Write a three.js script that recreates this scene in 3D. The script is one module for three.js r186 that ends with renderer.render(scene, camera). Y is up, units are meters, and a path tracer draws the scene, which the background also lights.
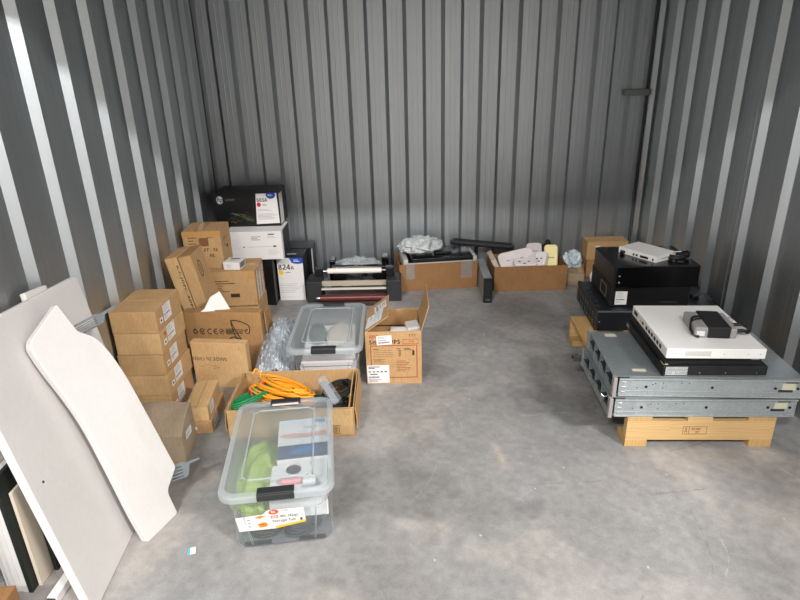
import * as THREE from 'three';
import { RoundedBoxGeometry } from 'three/addons/geometries/RoundedBoxGeometry.js';
import { RectAreaLightUniformsLib } from 'three/addons/lights/RectAreaLightUniformsLib.js';
import { mergeGeometries } from 'three/addons/utils/BufferGeometryUtils.js';

// ---------------------------------------------------------------- camera, light, exposure
const scene = new THREE.Scene();
scene.background = new THREE.Color(0x050505);
const D2R = Math.PI / 180;
const camera = new THREE.PerspectiveCamera(2 * Math.atan(300 / 590) / D2R, 800 / 600, 0.05, 60);
camera.position.set(0, 1.5, 0);
camera.rotation.order = 'YXZ';
camera.rotation.set(-21.87 * D2R, -0.35 * D2R, -1.56 * D2R);
camera.updateMatrixWorld();
scene.add(camera);
const renderer = new THREE.WebGLRenderer({ antialias: true });
renderer.toneMapping = THREE.LinearToneMapping;
renderer.toneMappingExposure = 0.555;
renderer.shadowMap.enabled = true;
RectAreaLightUniformsLib.init();
const LAMP = { colour: 0xfffefd, power: 950, tilt: 45 };   // corridor strip lights over the door

// ---------------------------------------------------------------- helpers
let seed = 12345;
const rnd = () => ((seed = (seed * 1664525 + 1013904223) >>> 0) / 4294967296);
const rr = (a, b) => a + (b - a) * rnd();
const V = (x, y, z) => new THREE.Vector3(x, y, z);
function hash(x, y, s) { let h = (x * 374761393 + y * 668265263 + s * 974634777) | 0; h = Math.imul(h ^ (h >>> 13), 1274126177); return ((h ^ (h >>> 16)) >>> 0) / 4294967296; }
function vnoise(x, y, s = 0) {
  const xi = Math.floor(x), yi = Math.floor(y), fx = x - xi, fy = y - yi, u = fx * fx * (3 - 2 * fx), v = fy * fy * (3 - 2 * fy);
  const a = hash(xi, yi, s), b = hash(xi + 1, yi, s), c = hash(xi, yi + 1, s), d = hash(xi + 1, yi + 1, s);
  return a + (b - a) * u + (c - a) * v + (a - b - c + d) * u * v;
}
function fbm(x, y, o = 4, s = 0) { let t = 0, a = 0.5, n = 0; for (let i = 0; i < o; i++) { t += a * vnoise(x, y, s + i * 17); n += a; a *= 0.5; x *= 2.03; y *= 2.03; } return t / n; }

const counts = {};
function numbered(n) { const k = counts[n] = (counts[n] ?? -1) + 1; return k ? `${n}_${String(k).padStart(3, '0')}` : n; }
function mesh(name, geo, mat, parent) {
  const m = new THREE.Mesh(Array.isArray(geo) ? merge(geo) : geo, mat);
  m.name = name; m.castShadow = m.receiveShadow = true; if (parent) parent.add(m); return m;
}
function thing(name, label, category, [x, y, z] = [0, 0, 0], yaw = 0, group) {
  const g = new THREE.Group(); g.name = numbered(name); g.position.set(x, y, z); g.rotation.y = yaw * D2R;
  g.userData = { label, category }; if (group) g.userData.group = group; scene.add(g); return g;
}
function structure(name, geo, mat) { const m = mesh(name, geo, mat, scene); m.userData.kind = 'structure'; return m; }
function merge(list) {
  return mergeGeometries(list.map((g) => { const n = g.index ? g.toNonIndexed() : g.clone(); for (const k of Object.keys(n.attributes)) if (!['position', 'normal', 'uv'].includes(k)) n.deleteAttribute(k); return n; }));
}
// uv in metres, projected along the face's own main axis
function muv(geo, off = 0) {
  const g = geo.index ? geo.toNonIndexed() : geo, p = g.attributes.position, uv = new Float32Array(p.count * 2);
  const a = V(), b = V(), c = V(), n = V();
  for (let i = 0; i < p.count; i += 3) {
    a.fromBufferAttribute(p, i); b.fromBufferAttribute(p, i + 1); c.fromBufferAttribute(p, i + 2);
    n.copy(b).sub(a).cross(c.clone().sub(a)); const ax = Math.abs(n.x), ay = Math.abs(n.y), az = Math.abs(n.z);
    for (const [k, q] of [[0, a], [1, b], [2, c]]) {
      const [u, w] = ax > ay && ax > az ? [q.z, q.y] : ay > az ? [q.x, q.z] : [q.x, q.y];
      uv[(i + k) * 2] = u + off; uv[(i + k) * 2 + 1] = w + off * 0.7;
    }
  }
  g.setAttribute('uv', new THREE.BufferAttribute(uv, 2)); return g;
}
let uvShift = 0;
function box(w, h, d, x = 0, y = 0, z = 0, r = 0.002) {          // base centre at x, y, z
  const s = Math.min(w, h, d) * 0.49; r = Math.min(r, s); uvShift += 0.173;
  const g = r > 0.0004 ? new RoundedBoxGeometry(w, h, d, 2, r) : new THREE.BoxGeometry(w, h, d);
  return muv(g, uvShift % 3).translate(x, y + h / 2, z);
}
function cyl(r, h, n = 20, r2 = r) { return new THREE.CylinderGeometry(r2, r, h, n); }
function tube(pts, r, seg = 40, rs = 8, closed = false) { return new THREE.TubeGeometry(new THREE.CatmullRomCurve3(pts, closed, 'catmullrom', 0.5), seg, r, rs, closed); }
function turned(g, rx = 0, ry = 0, rz = 0, x = 0, y = 0, z = 0) { return g.rotateX(rx * D2R).rotateY(ry * D2R).rotateZ(rz * D2R).translate(x, y, z); }
function rounded(pts, r) {                                             // a Shape with rounded corners; pts [x, y, radius?]
  const s = new THREE.Shape(), n = pts.length;
  for (let i = 0; i < n; i++) {
    const p = new THREE.Vector2(pts[i][0], pts[i][1]), a = new THREE.Vector2(...pts[(i + n - 1) % n].slice(0, 2)), b = new THREE.Vector2(...pts[(i + 1) % n].slice(0, 2));
    const q = pts[i][2] ?? r, da = a.clone().sub(p), db = b.clone().sub(p), ra = Math.min(q, da.length() * 0.48), rb = Math.min(q, db.length() * 0.48);
    const s0 = p.clone().add(da.setLength(ra)), s1 = p.clone().add(db.setLength(rb));
    if (i === 0) s.moveTo(s0.x, s0.y); else s.lineTo(s0.x, s0.y);
    s.quadraticCurveTo(p.x, p.y, s1.x, s1.y);
  }
  s.closePath(); return s;
}
function extrude(shape, depth, bevel = 0.001) { return new THREE.ExtrudeGeometry(shape, { depth: depth - 2 * bevel, bevelEnabled: bevel > 0, bevelThickness: bevel, bevelSize: bevel, bevelOffset: -bevel, bevelSegments: 3, curveSegments: 8 }).translate(0, 0, bevel); }
// a ring of n points round a rounded rectangle
function ringPts(w, d, r, y, per = 6) {
  const o = []; r = Math.min(r, w / 2 - 0.001, d / 2 - 0.001);
  for (const [sx, sz, a0] of [[1, 1, 0], [-1, 1, 90], [-1, -1, 180], [1, -1, 270]])
    for (let i = 0; i <= per; i++) { const a = (a0 + 90 * i / per) * D2R; o.push(V(sx * (w / 2 - r) + r * Math.cos(a), y, sz * (d / 2 - r) + r * Math.sin(a))); }
  return o;
}
function loftRings(rings, capEnd = false, capStart = false) {
  const pos = [], idx = [], n = rings[0].length;
  for (const r of rings) for (const p of r) pos.push(p.x, p.y, p.z);
  for (let k = 0; k + 1 < rings.length; k++) for (let i = 0; i < n; i++) { const j = (i + 1) % n, a = k * n + i, b = k * n + j, c = a + n, d = b + n; idx.push(a, c, b, b, c, d); }
  const cap = (k, flip) => { const r = rings[k], c = V(); r.forEach((p) => c.add(p)); c.divideScalar(n); const ci = pos.length / 3; pos.push(c.x, c.y, c.z); for (let i = 0; i < n; i++) { const a = k * n + i, b = k * n + (i + 1) % n; flip ? idx.push(a, ci, b) : idx.push(a, b, ci); } };
  if (capEnd) cap(rings.length - 1, true);
  if (capStart) cap(0, false);
  const g = new THREE.BufferGeometry(); g.setAttribute('position', new THREE.Float32BufferAttribute(pos, 3)); g.setIndex(idx);
  g.setAttribute('uv', new THREE.Float32BufferAttribute(pos.flatMap((v, i) => i % 3 === 0 ? [pos[i], pos[i + 2]] : []), 2));
  g.computeVertexNormals(); return g;
}
// a crumpled lump (bags, cloth): squashed sphere with folds, flat underneath
function lump(rx, ry, rz, s = 1, amp = 0.25, freq = 3, floorAt = -0.5, seg = 48) {
  const g = new THREE.SphereGeometry(1, seg, Math.round(seg * 0.7)), p = g.attributes.position, q = V();
  for (let i = 0; i < p.count; i++) {
    q.fromBufferAttribute(p, i);
    const n = fbm(q.x * freq + 7 + q.z * 1.3, q.y * freq + 3 + q.z * freq, 4, s) - 0.5, ridge = Math.abs(fbm(q.x * freq * 1.7 + 31, q.z * freq * 1.7 + q.y * 2 + 11, 3, s + 5) - 0.5);
    q.multiplyScalar(1 + amp * n * 1.6 - amp * ridge * 1.2); q.y = Math.max(q.y, floorAt);
    p.setXYZ(i, q.x * rx, (q.y - floorAt) * ry, q.z * rz);
  }
  g.computeVertexNormals(); return g;
}

// pixel of the 800 x 600 photograph -> ray, then a point on a plane the thing touches
const EYE = V(0, 1.5, 0), LOOK = new THREE.Quaternion().setFromEuler(new THREE.Euler(-21.87 * D2R, -0.35 * D2R, -1.56 * D2R, 'YXZ'));
function ray(px, py) { return V((px - 400) / 590, -(py - 300) / 590, -1).applyQuaternion(LOOK); }
function onPlane(px, py, p0, n) { const d = ray(px, py); return EYE.clone().addScaledVector(d, n.dot(p0.clone().sub(EYE)) / n.dot(d)); }
function onFloor(px, py, y = 0) { return onPlane(px, py, V(0, y, 0), V(0, 1, 0)); }

// ---------------------------------------------------------------- textures and materials
function canvasTex(w, h, draw, srgb = true) {
  const c = document.createElement('canvas'); c.width = w; c.height = h; const g = c.getContext('2d'); draw(g, w, h);
  const t = new THREE.CanvasTexture(c); if (srgb) t.colorSpace = THREE.SRGBColorSpace; t.anisotropy = 8; return t;
}
function dataTex(n, fn, srgb = false, m = n) {
  const a = new Uint8Array(n * m * 4);
  for (let y = 0; y < m; y++) for (let x = 0; x < n; x++) { const v = fn(x / n, y / m), i = (y * n + x) * 4; if (Array.isArray(v)) { a[i] = v[0]; a[i + 1] = v[1]; a[i + 2] = v[2]; } else a[i] = a[i + 1] = a[i + 2] = v; a[i + 3] = 255; }
  const t = new THREE.DataTexture(a, n, m); t.wrapS = t.wrapT = THREE.RepeatWrapping; t.magFilter = THREE.LinearFilter; t.minFilter = THREE.LinearMipmapLinearFilter; t.generateMipmaps = true;
  if (srgb) t.colorSpace = THREE.SRGBColorSpace; t.needsUpdate = true; return t;
}
const std = (color, roughness = 0.6, metalness = 0, more = {}) => new THREE.MeshStandardMaterial({ color, roughness, metalness, ...more });
const phys = (o) => new THREE.MeshPhysicalMaterial(o);

const cardMap = dataTex(256, (u, v) => { const n = 228 + 22 * (vnoise(u * 128, v * 20, 3) - 0.5) + 20 * (fbm(u * 6, v * 6, 3, 9) - 0.5) + 14 * (hash(u * 256 | 0, v * 256 | 0, 2) - 0.5); return [n, n, n]; }, true);
cardMap.repeat.set(3, 3);
const cardBump = dataTex(128, (u, v) => 128 + 60 * Math.sin(u * Math.PI * 2 * 16) + 50 * (vnoise(u * 40, v * 40, 4) - 0.5)); cardBump.repeat.set(9, 9);
const card = (c) => std(c, 0.86, 0, { map: cardMap, bumpMap: cardBump, bumpScale: 0.00025 });
const M = {
  card: card(0xc69d6c), cardPale: card(0xd0a976), cardDark: card(0xab8152), cardGrey: card(0xa8937a), cardEdge: std(0xbf9c70, 0.9), cardRed: card(0xa2754a),
  paper: std(0xdcd8d5, 0.8), whitePaint: std(0xe0ddda, 0.42), black: std(0x0b0b0c, 0.45), blackMatte: std(0x101011, 0.75), blackGloss: std(0x08080a, 0.2), charcoal: std(0x27282a, 0.55),
  greyPlastic: std(0x85878a, 0.5), steel: std(0xa9aeb0, 0.38, 0.85), steelDark: std(0x5c6164, 0.4, 0.8), zinc: std(0x9aa3a6, 0.42, 0.8), bright: std(0xd4d6d6, 0.25, 0.9),
  laminate: std(0xd6d1ce, 0.6), laminateEdge: std(0xd4d0cc, 0.4), beige: std(0xd8cbb8, 0.6), tape: phys({ color: 0xb98a55, roughness: 0.22 }),
  greenCloth: std(0x9fb35f, 0.85), orange: std(0xf0a024, 0.5), green: std(0x0f7a45, 0.45), red: std(0xc02418, 0.5), pink: std(0xd98f96, 0.6), yellow: std(0xe9d892, 0.6),
  tub: phys({ color: 0xeef3f5, roughness: 0.36, transmission: 0.94, thickness: 0, ior: 1.45, side: THREE.DoubleSide }),
  lid: phys({ color: 0xeef3f5, roughness: 0.4, transmission: 0.92, thickness: 0, ior: 1.45, side: THREE.DoubleSide }),
  lidRim: phys({ color: 0xe6ecef, roughness: 0.55, transmission: 0.78, thickness: 0, ior: 1.45, side: THREE.DoubleSide }),
  clear: phys({ color: 0xf4f6f8, roughness: 0.12, transmission: 0.9, thickness: 0, ior: 1.45, side: THREE.DoubleSide }),
};

// ---------------------------------------------------------------- the unit: walls, floor, ceiling, corridor
const XL = -1.27, XR = 1.77, ZB = -4.24, ZF = -1.0, HU = 2.75, HEAD = 2.43, HC = 4.85, ZC = 4.4, ZLAMP = 3.0;
const sheetMap = dataTex(512, (u, v) => { const n = 226 + 12 * (fbm(u * 30, v * 0.6, 3, 5) - 0.5) + 12 * (fbm(u * 6, v * 2, 3, 8) - 0.5); return [n, n, n]; }, true, 128);
const sheetRough = dataTex(512, (u, v) => 204 + 16 * (fbm(u * 10, v * 1.0, 3, 15) - 0.5), false, 128);
M.sheet = std(0xd6dbde, 0.54, 0.985, { map: sheetMap, roughnessMap: sheetRough });
M.trimDark = std(0x4c4f50, 0.6, 0.3);
M.sheetTrim = std(0x8d8f8f, 0.45, 0.8);
// profile over n periods: crest, web, valley, web, with two low stiffening beads on every flat; returns [along, depth]
function profile(n, P, depth = 0.03, web = 0.025) {
  const flat = P / 2 - web, o = [];
  const bead = (a, base) => { for (const k of [0.33, 0.67]) o.push([a + flat * k - 0.005, base], [a + flat * k, base + 0.0007], [a + flat * k + 0.005, base]); };
  for (let i = 0; i < n; i++) {
    const a = i * P + web / 2;
    o.push([a, depth / 2]); bead(a, depth / 2); o.push([a + flat, depth / 2]);
    o.push([a + flat + web, -depth / 2]); bead(a + flat + web, -depth / 2); o.push([a + 2 * flat + web, -depth / 2]);
  }
  o.push([n * P + web / 2, depth / 2]);
  return o;
}
// a sheet whose profile runs along +x from x0, standing up along y, its crests towards +z
function sheetGeometry(x0, x1, P, phase, h, lip) {
  const n = Math.ceil((x1 - x0) / P) + 2, k0 = Math.floor((x0 - phase) / P) - 1, pts = profile(n + 1, P).map(([a, d]) => [a + phase + k0 * P, d]);
  const cut = []; const at = (x) => { for (let i = 0; i + 1 < pts.length; i++) if (pts[i][0] <= x && pts[i + 1][0] >= x) { const t = (x - pts[i][0]) / (pts[i + 1][0] - pts[i][0] || 1); return [x, pts[i][1] + t * (pts[i + 1][1] - pts[i][1])]; } return [x, 0]; };
  cut.push(at(x0), ...pts.filter((p) => p[0] > x0 + 1e-4 && p[0] < x1 - 1e-4), at(x1));
  const pos = [], uv = [], T = 0.0012;
  const quad = (a, b, c, d) => { for (const q of [a, b, c, a, c, d]) { pos.push(...q); uv.push(q[0] * 1.1, q[1] * 0.5); } };
  for (let i = 0; i + 1 < cut.length; i++) {
    const [ax, ad] = cut[i], [bx, bd] = cut[i + 1], l = lip;
    quad([ax, 0, ad + l], [bx, 0, bd + l], [bx, h, bd + l], [ax, h, ad + l]);
    quad([bx, 0, bd + l - T], [ax, 0, ad + l - T], [ax, h, ad + l - T], [bx, h, bd + l - T]);
  }
  for (const [x, d, s] of [[...cut[0], -1], [...cut[cut.length - 1], 1]]) s > 0 ? quad([x, 0, d + lip], [x, 0, d + lip - T], [x, h, d + lip - T], [x, h, d + lip]) : quad([x, 0, d + lip - T], [x, 0, d + lip], [x, h, d + lip], [x, h, d + lip - T]);
  const g = new THREE.BufferGeometry(); g.setAttribute('position', new THREE.Float32BufferAttribute(pos, 3)); g.setAttribute('uv', new THREE.Float32BufferAttribute(uv, 2)); g.computeVertexNormals(); return g;
}
function corrugatedWall(name, len, P, phase, place, first) {
  const g = new THREE.Group(); g.name = name; g.userData.kind = 'structure'; scene.add(g); place(g);
  mesh('backing', new THREE.BoxGeometry(len + 0.2, HU, 0.05).translate(len / 2, HU / 2, -0.05), M.sheetTrim, g);
  const W = 3 * P; let x = 0, k = 0, nx = first;
  while (x < len - 1e-3) { const e = Math.min(nx, len); mesh('corrugated_sheet', sheetGeometry(Math.max(0, x - 0.012), e, P, phase, HU, k % 2 ? 0.0015 : 0), M.sheet, g); x = e; nx += W; k++; }
  return g;
}
const LEN = ZF - ZB;
// left wall: local x runs towards the back (-z), crests towards +x. A web that faces the door lies where the profile rises along local x.
corrugatedWall('wall_left', LEN, 0.2613, 2.2246 + ZF, (g) => { g.position.set(XL, 0, ZF); g.rotation.y = Math.PI / 2; }, 0.62);
corrugatedWall('wall_right', LEN, 0.2635, -4.2015 - ZB - 0.2635 / 2, (g) => { g.position.set(XR, 0, ZB); g.rotation.y = -Math.PI / 2; }, 0.52);
corrugatedWall('wall_back', XR - XL, 0.2531, -0.403 - XL, (g) => { g.position.set(XL, 0, ZB); }, 0.53);
// concrete floor: mottled, stained, scuffed; uv in metres over 3.2 x 3.2 m (u from x = XL - 0.1, v from z = ZB - 0.1)
const FW = 3.3;
const floorN = 1400;
const scuffs = Array.from({ length: 110 }, () => { const x = rr(0, FW), y = rr(0, FW), a = rr(0, 6.3), l = rr(0.03, 0.35); return [x, y, Math.cos(a), Math.sin(a), l, rr(0.0012, 0.004), rr(-16, 18)]; });
const specks = Array.from({ length: 60 }, () => [rr(0, FW), rr(0, FW), rr(0.0015, 0.005)]);
const floorMap = (() => {
  const n = floorN, a = new Uint8Array(n * n * 4);
  const arc = onFloor(500, 452), ring = V(arc.x - 0.34, 0, arc.z + 0.06);
  for (let j = 0; j < n; j++) for (let i = 0; i < n; i++) {
    const u = (i + 0.5) / n * FW, v = (j + 0.5) / n * FW, x = u + XL - 0.1, z = v + ZB - 0.1;
    const wx = u + 0.25 * fbm(u * 2, v * 2, 3, 41), wy = v + 0.25 * fbm(u * 2, v * 2, 3, 43);
    const big = fbm(wx * 1.5, wy * 1.5, 4, 21), mid = fbm(wx * 5, wy * 5, 4, 23), fine = fbm(u * 40, v * 40, 3, 25), tiny = hash(i, j, 27);
    let t = 139 + 22 * (big - 0.5) + 27 * (mid - 0.5) + 26 * (fine - 0.5) + 13 * (tiny - 0.5), warm = 1 + 5 * (fbm(wx * 2.2, wy * 2.2, 3, 29) - 0.35);
    const patch = fbm(wx * 3.1 + 5, wy * 3.1 + 9, 4, 31); if (patch > 0.56) { const k = Math.min(1, (patch - 0.56) * 9); t += 12 * k; warm += 3 * k; }
    const dark = fbm(wx * 2.6 + 15, wy * 3.4 + 2, 4, 33); if (dark > 0.58) t -= 14 * Math.min(1, (dark - 0.58) * 9);
    const vein = Math.abs(fbm(wx * 2.2 + 3, wy * 2.2 + 8, 4, 35) - 0.5); if (vein < 0.006) t -= 4 * (1 - vein / 0.006);
    const rad = Math.hypot(x - ring.x, z - ring.z), ang = Math.atan2(z - ring.z, x - ring.x);
    if (Math.abs(rad - 0.34) < 0.022 && Math.abs(ang + 0.12) < 0.42) { const k = (1 - Math.abs(rad - 0.34) / 0.022) * (1 - Math.abs(ang + 0.12) / 0.42); t += 20 * k; warm += 16 * k; }
    const o = (j * n + i) * 4; a[o] = t + warm; a[o + 1] = t; a[o + 2] = t - warm * 0.9; a[o + 3] = 255;
  }
  const put = (i, j, d) => { if (i < 0 || j < 0 || i >= n || j >= n) return; const o = (j * n + i) * 4; for (let k = 0; k < 3; k++) a[o + k] = Math.max(0, Math.min(255, a[o + k] + d)); };
  const sc = n / FW;
  for (const [x, y, cx, cy, l, w, d] of scuffs) for (let s = 0; s < l * sc; s++) { const bend = 0.02 * Math.sin(s / (l * sc) * 3); for (let t = -w * sc; t <= w * sc; t++) if (vnoise(s * 0.1, t + x * 50, 3) > 0.4) put(Math.round((x + bend) * sc + cx * s - cy * t), Math.round(y * sc + cy * s + cx * t), d); }
  for (const [x, y, r] of specks) { const R = r * sc; for (let dy = -R; dy <= R; dy++) for (let dx = -R; dx <= R; dx++) if (dx * dx + dy * dy < R * R * (0.5 + hash(dx | 0, dy | 0, 9))) put(Math.round(x * sc + dx), Math.round(y * sc + dy), 55); }
  const t = new THREE.DataTexture(a, n, n); t.wrapS = t.wrapT = THREE.MirroredRepeatWrapping; t.magFilter = THREE.LinearFilter; t.minFilter = THREE.LinearMipmapLinearFilter; t.generateMipmaps = true; t.colorSpace = THREE.SRGBColorSpace; t.needsUpdate = true; return t;
})();
const floorRough = dataTex(256, (u, v) => 150 + 70 * (fbm(u * 8, v * 8, 4, 51) - 0.5));
const floorBump = dataTex(256, (u, v) => 128 + 80 * (fbm(u * 20, v * 20, 4, 53) - 0.5));
floorBump.repeat.set(6, 6);
M.floor = std(0xffffff, 0.9, 0, { map: floorMap, roughnessMap: floorRough, bumpMap: floorBump, bumpScale: 0.0012 });
const floorGeo = new THREE.BoxGeometry(12.2, 0.1, 9.4, 1, 1, 1).translate(0.25, -0.05, 0.1);
{ const p = floorGeo.attributes.position, uv = floorGeo.attributes.uv; for (let i = 0; i < p.count; i++) uv.setXY(i, (p.getX(i) - XL + 0.1) / FW, (p.getZ(i) - ZB + 0.1) / FW); }
structure('floor', floorGeo, M.floor);
M.ceil = std(0xa8a9a8, 0.6, 0.2); M.corr = std(0xc4c2bf, 0.6);
structure('ceiling', new THREE.BoxGeometry(XR - XL + 0.3, 0.06, LEN + 0.2).translate((XL + XR) / 2, HU + 0.03, (ZF + ZB) / 2), M.ceil);
// front wall with the door opening, and the corridor the photographer stands in
const OL = -1.24, OR = 1.74;
structure('wall_front', [
  new THREE.BoxGeometry(12 / 2 + OL, HC, 0.08).translate((-6 + OL) / 2 , HC / 2, ZF + 0.05),
  new THREE.BoxGeometry(6.3 - OR, HC, 0.08).translate((6.3 + OR) / 2, HC / 2, ZF + 0.05),
  new THREE.BoxGeometry(OR - OL, HC - HEAD, 0.08).translate((OL + OR) / 2, (HC + HEAD) / 2, ZF + 0.05)], M.corr);
structure('wall_corridor', new THREE.BoxGeometry(12, HC, 0.08).translate(0.25, HC / 2, ZC), M.corr);
structure('wall_corridor_left', new THREE.BoxGeometry(0.08, HC, 5.6).translate(-5.8, HC / 2, 1.7), M.corr);
structure('wall_corridor_right', new THREE.BoxGeometry(0.08, HC, 5.6).translate(6.2, HC / 2, 1.7), M.corr);
structure('ceiling_corridor', new THREE.BoxGeometry(12.2, 0.06, 5.7).translate(0.25, HC + 0.03, 1.7), M.corr);
structure('trim_1', box(0.012, HU, 0.02, XR - 0.03, 0, ZB + 0.028, 0.001), M.trimDark);
structure('trim_2', box(0.17, 0.042, 0.03, XR - 0.1, 1.255, ZB + 0.035, 0.002), M.sheetTrim);

// corridor strip lights: housing, glowing diffuser, and the light just below it
function stripLight(x, z, power, tilt, wide) {
  const t = thing('ceiling_light', 'white strip light on the corridor ceiling outside the door', 'light', [x, HC - 0.13, z], 0, 'corridor strip lights');
  mesh('housing', box(1.24, 0.05, 0.16, 0, 0.07, 0, 0.006), M.whitePaint, t);
  const head = new THREE.Group(); head.name = 'lamp_head'; head.rotation.x = tilt * D2R; t.add(head);
  mesh('diffuser', box(1.2, 0.028, wide, 0, 0.001, 0, 0.006), new THREE.MeshStandardMaterial({ color: 0xffffff, emissive: LAMP.colour, emissiveIntensity: 6 }), head);
  const l = new THREE.RectAreaLight(LAMP.colour, power, 1.2, wide); l.position.set(0, -0.004, 0); l.rotation.x = -Math.PI / 2; head.add(l);
}
for (const [x, k] of [[-1.9, 1.35], [1.0, 0.6], [3.9, 2.3]]) stripLight(x, ZLAMP, LAMP.power * k, LAMP.tilt, 0.12);

// ---------------------------------------------------------------- white desk panels leaning on the left wall
// a slab cut to an outline given on a plane; the group stands at the outline's lowest point
function slab(name, label, category, outline, p0, n, thick, mat, edge, r = 0.01, bevel = 0.004) {
  const pts = outline.map(([a, b]) => onPlane(a, b, p0, n)), base = pts.reduce((m, p) => (p.y < m.y ? p : m), pts[0]).clone();
  const u = V(0, 1, 0).cross(n).normalize(), v = n.clone().cross(u).normalize(), B = new THREE.Matrix4().makeBasis(u, v, n);
  const flat = pts.map((p, i) => { const q = p.clone().sub(base); return [q.dot(u), q.dot(v), outline[i][2] ?? r]; });
  const t = thing(name, label, category, base.toArray());
  const g = extrude(rounded(flat, r), thick, bevel).translate(0, 0, -thick).applyMatrix4(B);
  mesh('board', g, mat, t);
  return { t, u, v, n, base, local: (px, py, off = 0) => onPlane(px, py, p0, n).sub(base).addScaledVector(n, off) };
}
M.laminate.map = dataTex(128, (u, v) => { const n = 246 + 8 * (fbm(u * 6, v * 6, 4, 61) - 0.5) + 4 * (hash(u * 128 | 0, v * 128 | 0, 4) - 0.5); return [n, n, n]; }, true);
const bigN = onFloor(95, 615), bigF = onFloor(160, 478), bigT = onPlane(76, 280, V(-1.185, 0, 0), V(1, 0, 0));
const bigNormal = bigF.clone().sub(bigN).cross(bigT.clone().sub(bigN)).normalize();
const big = slab('office_worktop', 'large white laminate worktop leaning on the left corrugated wall', 'desk top', [[95, 615], [160, 478, 0.02], [76, 275, 0.03], [-48, 340, 0.02]], bigN, bigNormal, 0.026, M.laminate, null, 0.008, 0.005);
{ // cable hole drilled near the lower edge
  const q = big.local(43, 482, 0.0006), m = mesh('screw_hole', cyl(0.004, 0.003, 12), M.charcoal, big.t); m.position.copy(q); m.quaternion.setFromUnitVectors(V(0, 1, 0), bigNormal);
  const c = mesh('chipped_rim', new THREE.RingGeometry(0.004, 0.008, 14), M.paper, big.t); c.position.copy(big.local(44, 482, 0.0008)); c.quaternion.setFromUnitVectors(V(0, 0, 1), bigNormal);
}
const cvA = onFloor(148, 543), cvB = onFloor(178, 513), cvC = onPlane(28, 345, bigN.clone().addScaledVector(bigNormal, 0.034), bigNormal);
const cvNormal = cvB.clone().sub(cvA).cross(cvC.clone().sub(cvA)).normalize();
const cv = slab('desk_return', 'narrow white desk return with a curved edge leaning on the larger worktop', 'desk top',
  [[57, 304, 0.008], [28, 345, 0.03], [45, 371, 0.08], [66, 397, 0.08], [87, 427, 0.08], [113, 477, 0.08], [133, 517, 0.06], [148, 543, 0.012], [178, 513, 0.012], [167.5, 491, 0.02], [176, 467, 0.008], [147, 413, 0.05], [126, 375, 0.05], [111, 353, 0.03], [97, 337.5, 0.03], [78, 331, 0.008]], cvA, cvNormal, 0.028, M.laminate, null, 0.01, 0.003);
{ // the two grey steel brackets screwed to its back, sticking out past the edge
  const bracket = (pa, pb, back, wid) => {       // from the panel's edge out to the point seen at pb, at the same distance
    const a = cv.local(pa[0], pa[1], -0.034), r = ray(pb[0], pb[1]).normalize(), far = a.clone().add(cv.base).sub(EYE).length() + back, b = EYE.clone().addScaledVector(r, far).sub(cv.base);
    const out = b.clone().sub(a), len = out.length(); out.normalize(); const e = cvNormal.clone().cross(out).normalize(), n = e.clone().cross(out).normalize();
    const s = new THREE.Shape([[-wid / 2, -0.05], [wid / 2, -0.05], [wid / 2, len * 0.55], [wid / 2 - 0.006, len * 0.62], [wid / 2 - 0.004, len], [wid / 2 - 0.012, len + 0.004], [wid / 2 - 0.016, len * 0.72], [-wid / 2 + 0.012, len * 0.66], [-wid / 2, len * 0.6]].map(([p, q]) => new THREE.Vector2(p, q)));
    for (let k = 0; k < 4; k++) { const x = -wid / 2 + 0.007 + k * (wid - 0.01) / 4.2, h = new THREE.Path(); h.moveTo(x, 0.006); h.lineTo(x + 0.004, 0.006); h.lineTo(x + 0.004, len * 0.5); h.lineTo(x, len * 0.5); h.closePath(); s.holes.push(h); }
    const rib = new THREE.Shape([[-wid / 2, -0.05], [-wid / 2, len * 0.6], [-wid / 2 + 0.003, len * 0.6], [-wid / 2 + 0.003, -0.05]].map(([p, q]) => new THREE.Vector2(p, q)));
    const m = mesh('bracket', [extrude(s, 0.003, 0.0006), extrude(rib, 0.012, 0.0004)], M.bracket, cv.t); m.applyMatrix4(new THREE.Matrix4().makeBasis(e, out, n)); m.position.copy(a);
  };
  M.bracket = std(0x63686d, 0.5, 0.1);
  bracket([171, 476], [200, 464], 0.03, 0.06); bracket([82, 330], [117, 309], 0.05, 0.04);
}
{ // another board behind the large one, its corner showing above it
  const off = bigN.clone().addScaledVector(bigNormal, -0.0275), b = slab('white_board', 'white board behind the large worktop, only its corner showing above it', 'board', [[24, 293, 0.004], [46, 284.5, 0.008], [140, 470], [122, 520], [62, 400]], off, bigNormal, 0.018, M.laminateEdge, null, 0.01, 0.004);
  b.t.position.y += Math.max(0, -Math.min(...(() => { const bb = new THREE.Box3().setFromObject(b.t); return [bb.min.y]; })()));
}
// boards standing on edge against the left wall, seen end-on below the desk top
[[-1.238, 0.016, 0.46, -1.40, 'touching the left wall'], [-1.220, 0.018, 0.44, -1.392, 'second from the left wall'], [-1.200, 0.018, 0.46, -1.388, 'third from the left wall'], [-1.180, 0.018, 0.43, -1.386, 'next to the dark board']].forEach(([x, w, h, z, which]) => {
  const t = thing('shelf_board', `white shelf board standing on edge, ${which}`, 'board', [x, 0, z - 0.15], 0, 'white shelf boards under the worktop');
  mesh('board', box(w, h, 0.3, 0, 0, 0, 0.0015), M.whitePaint, t);
});
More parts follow.
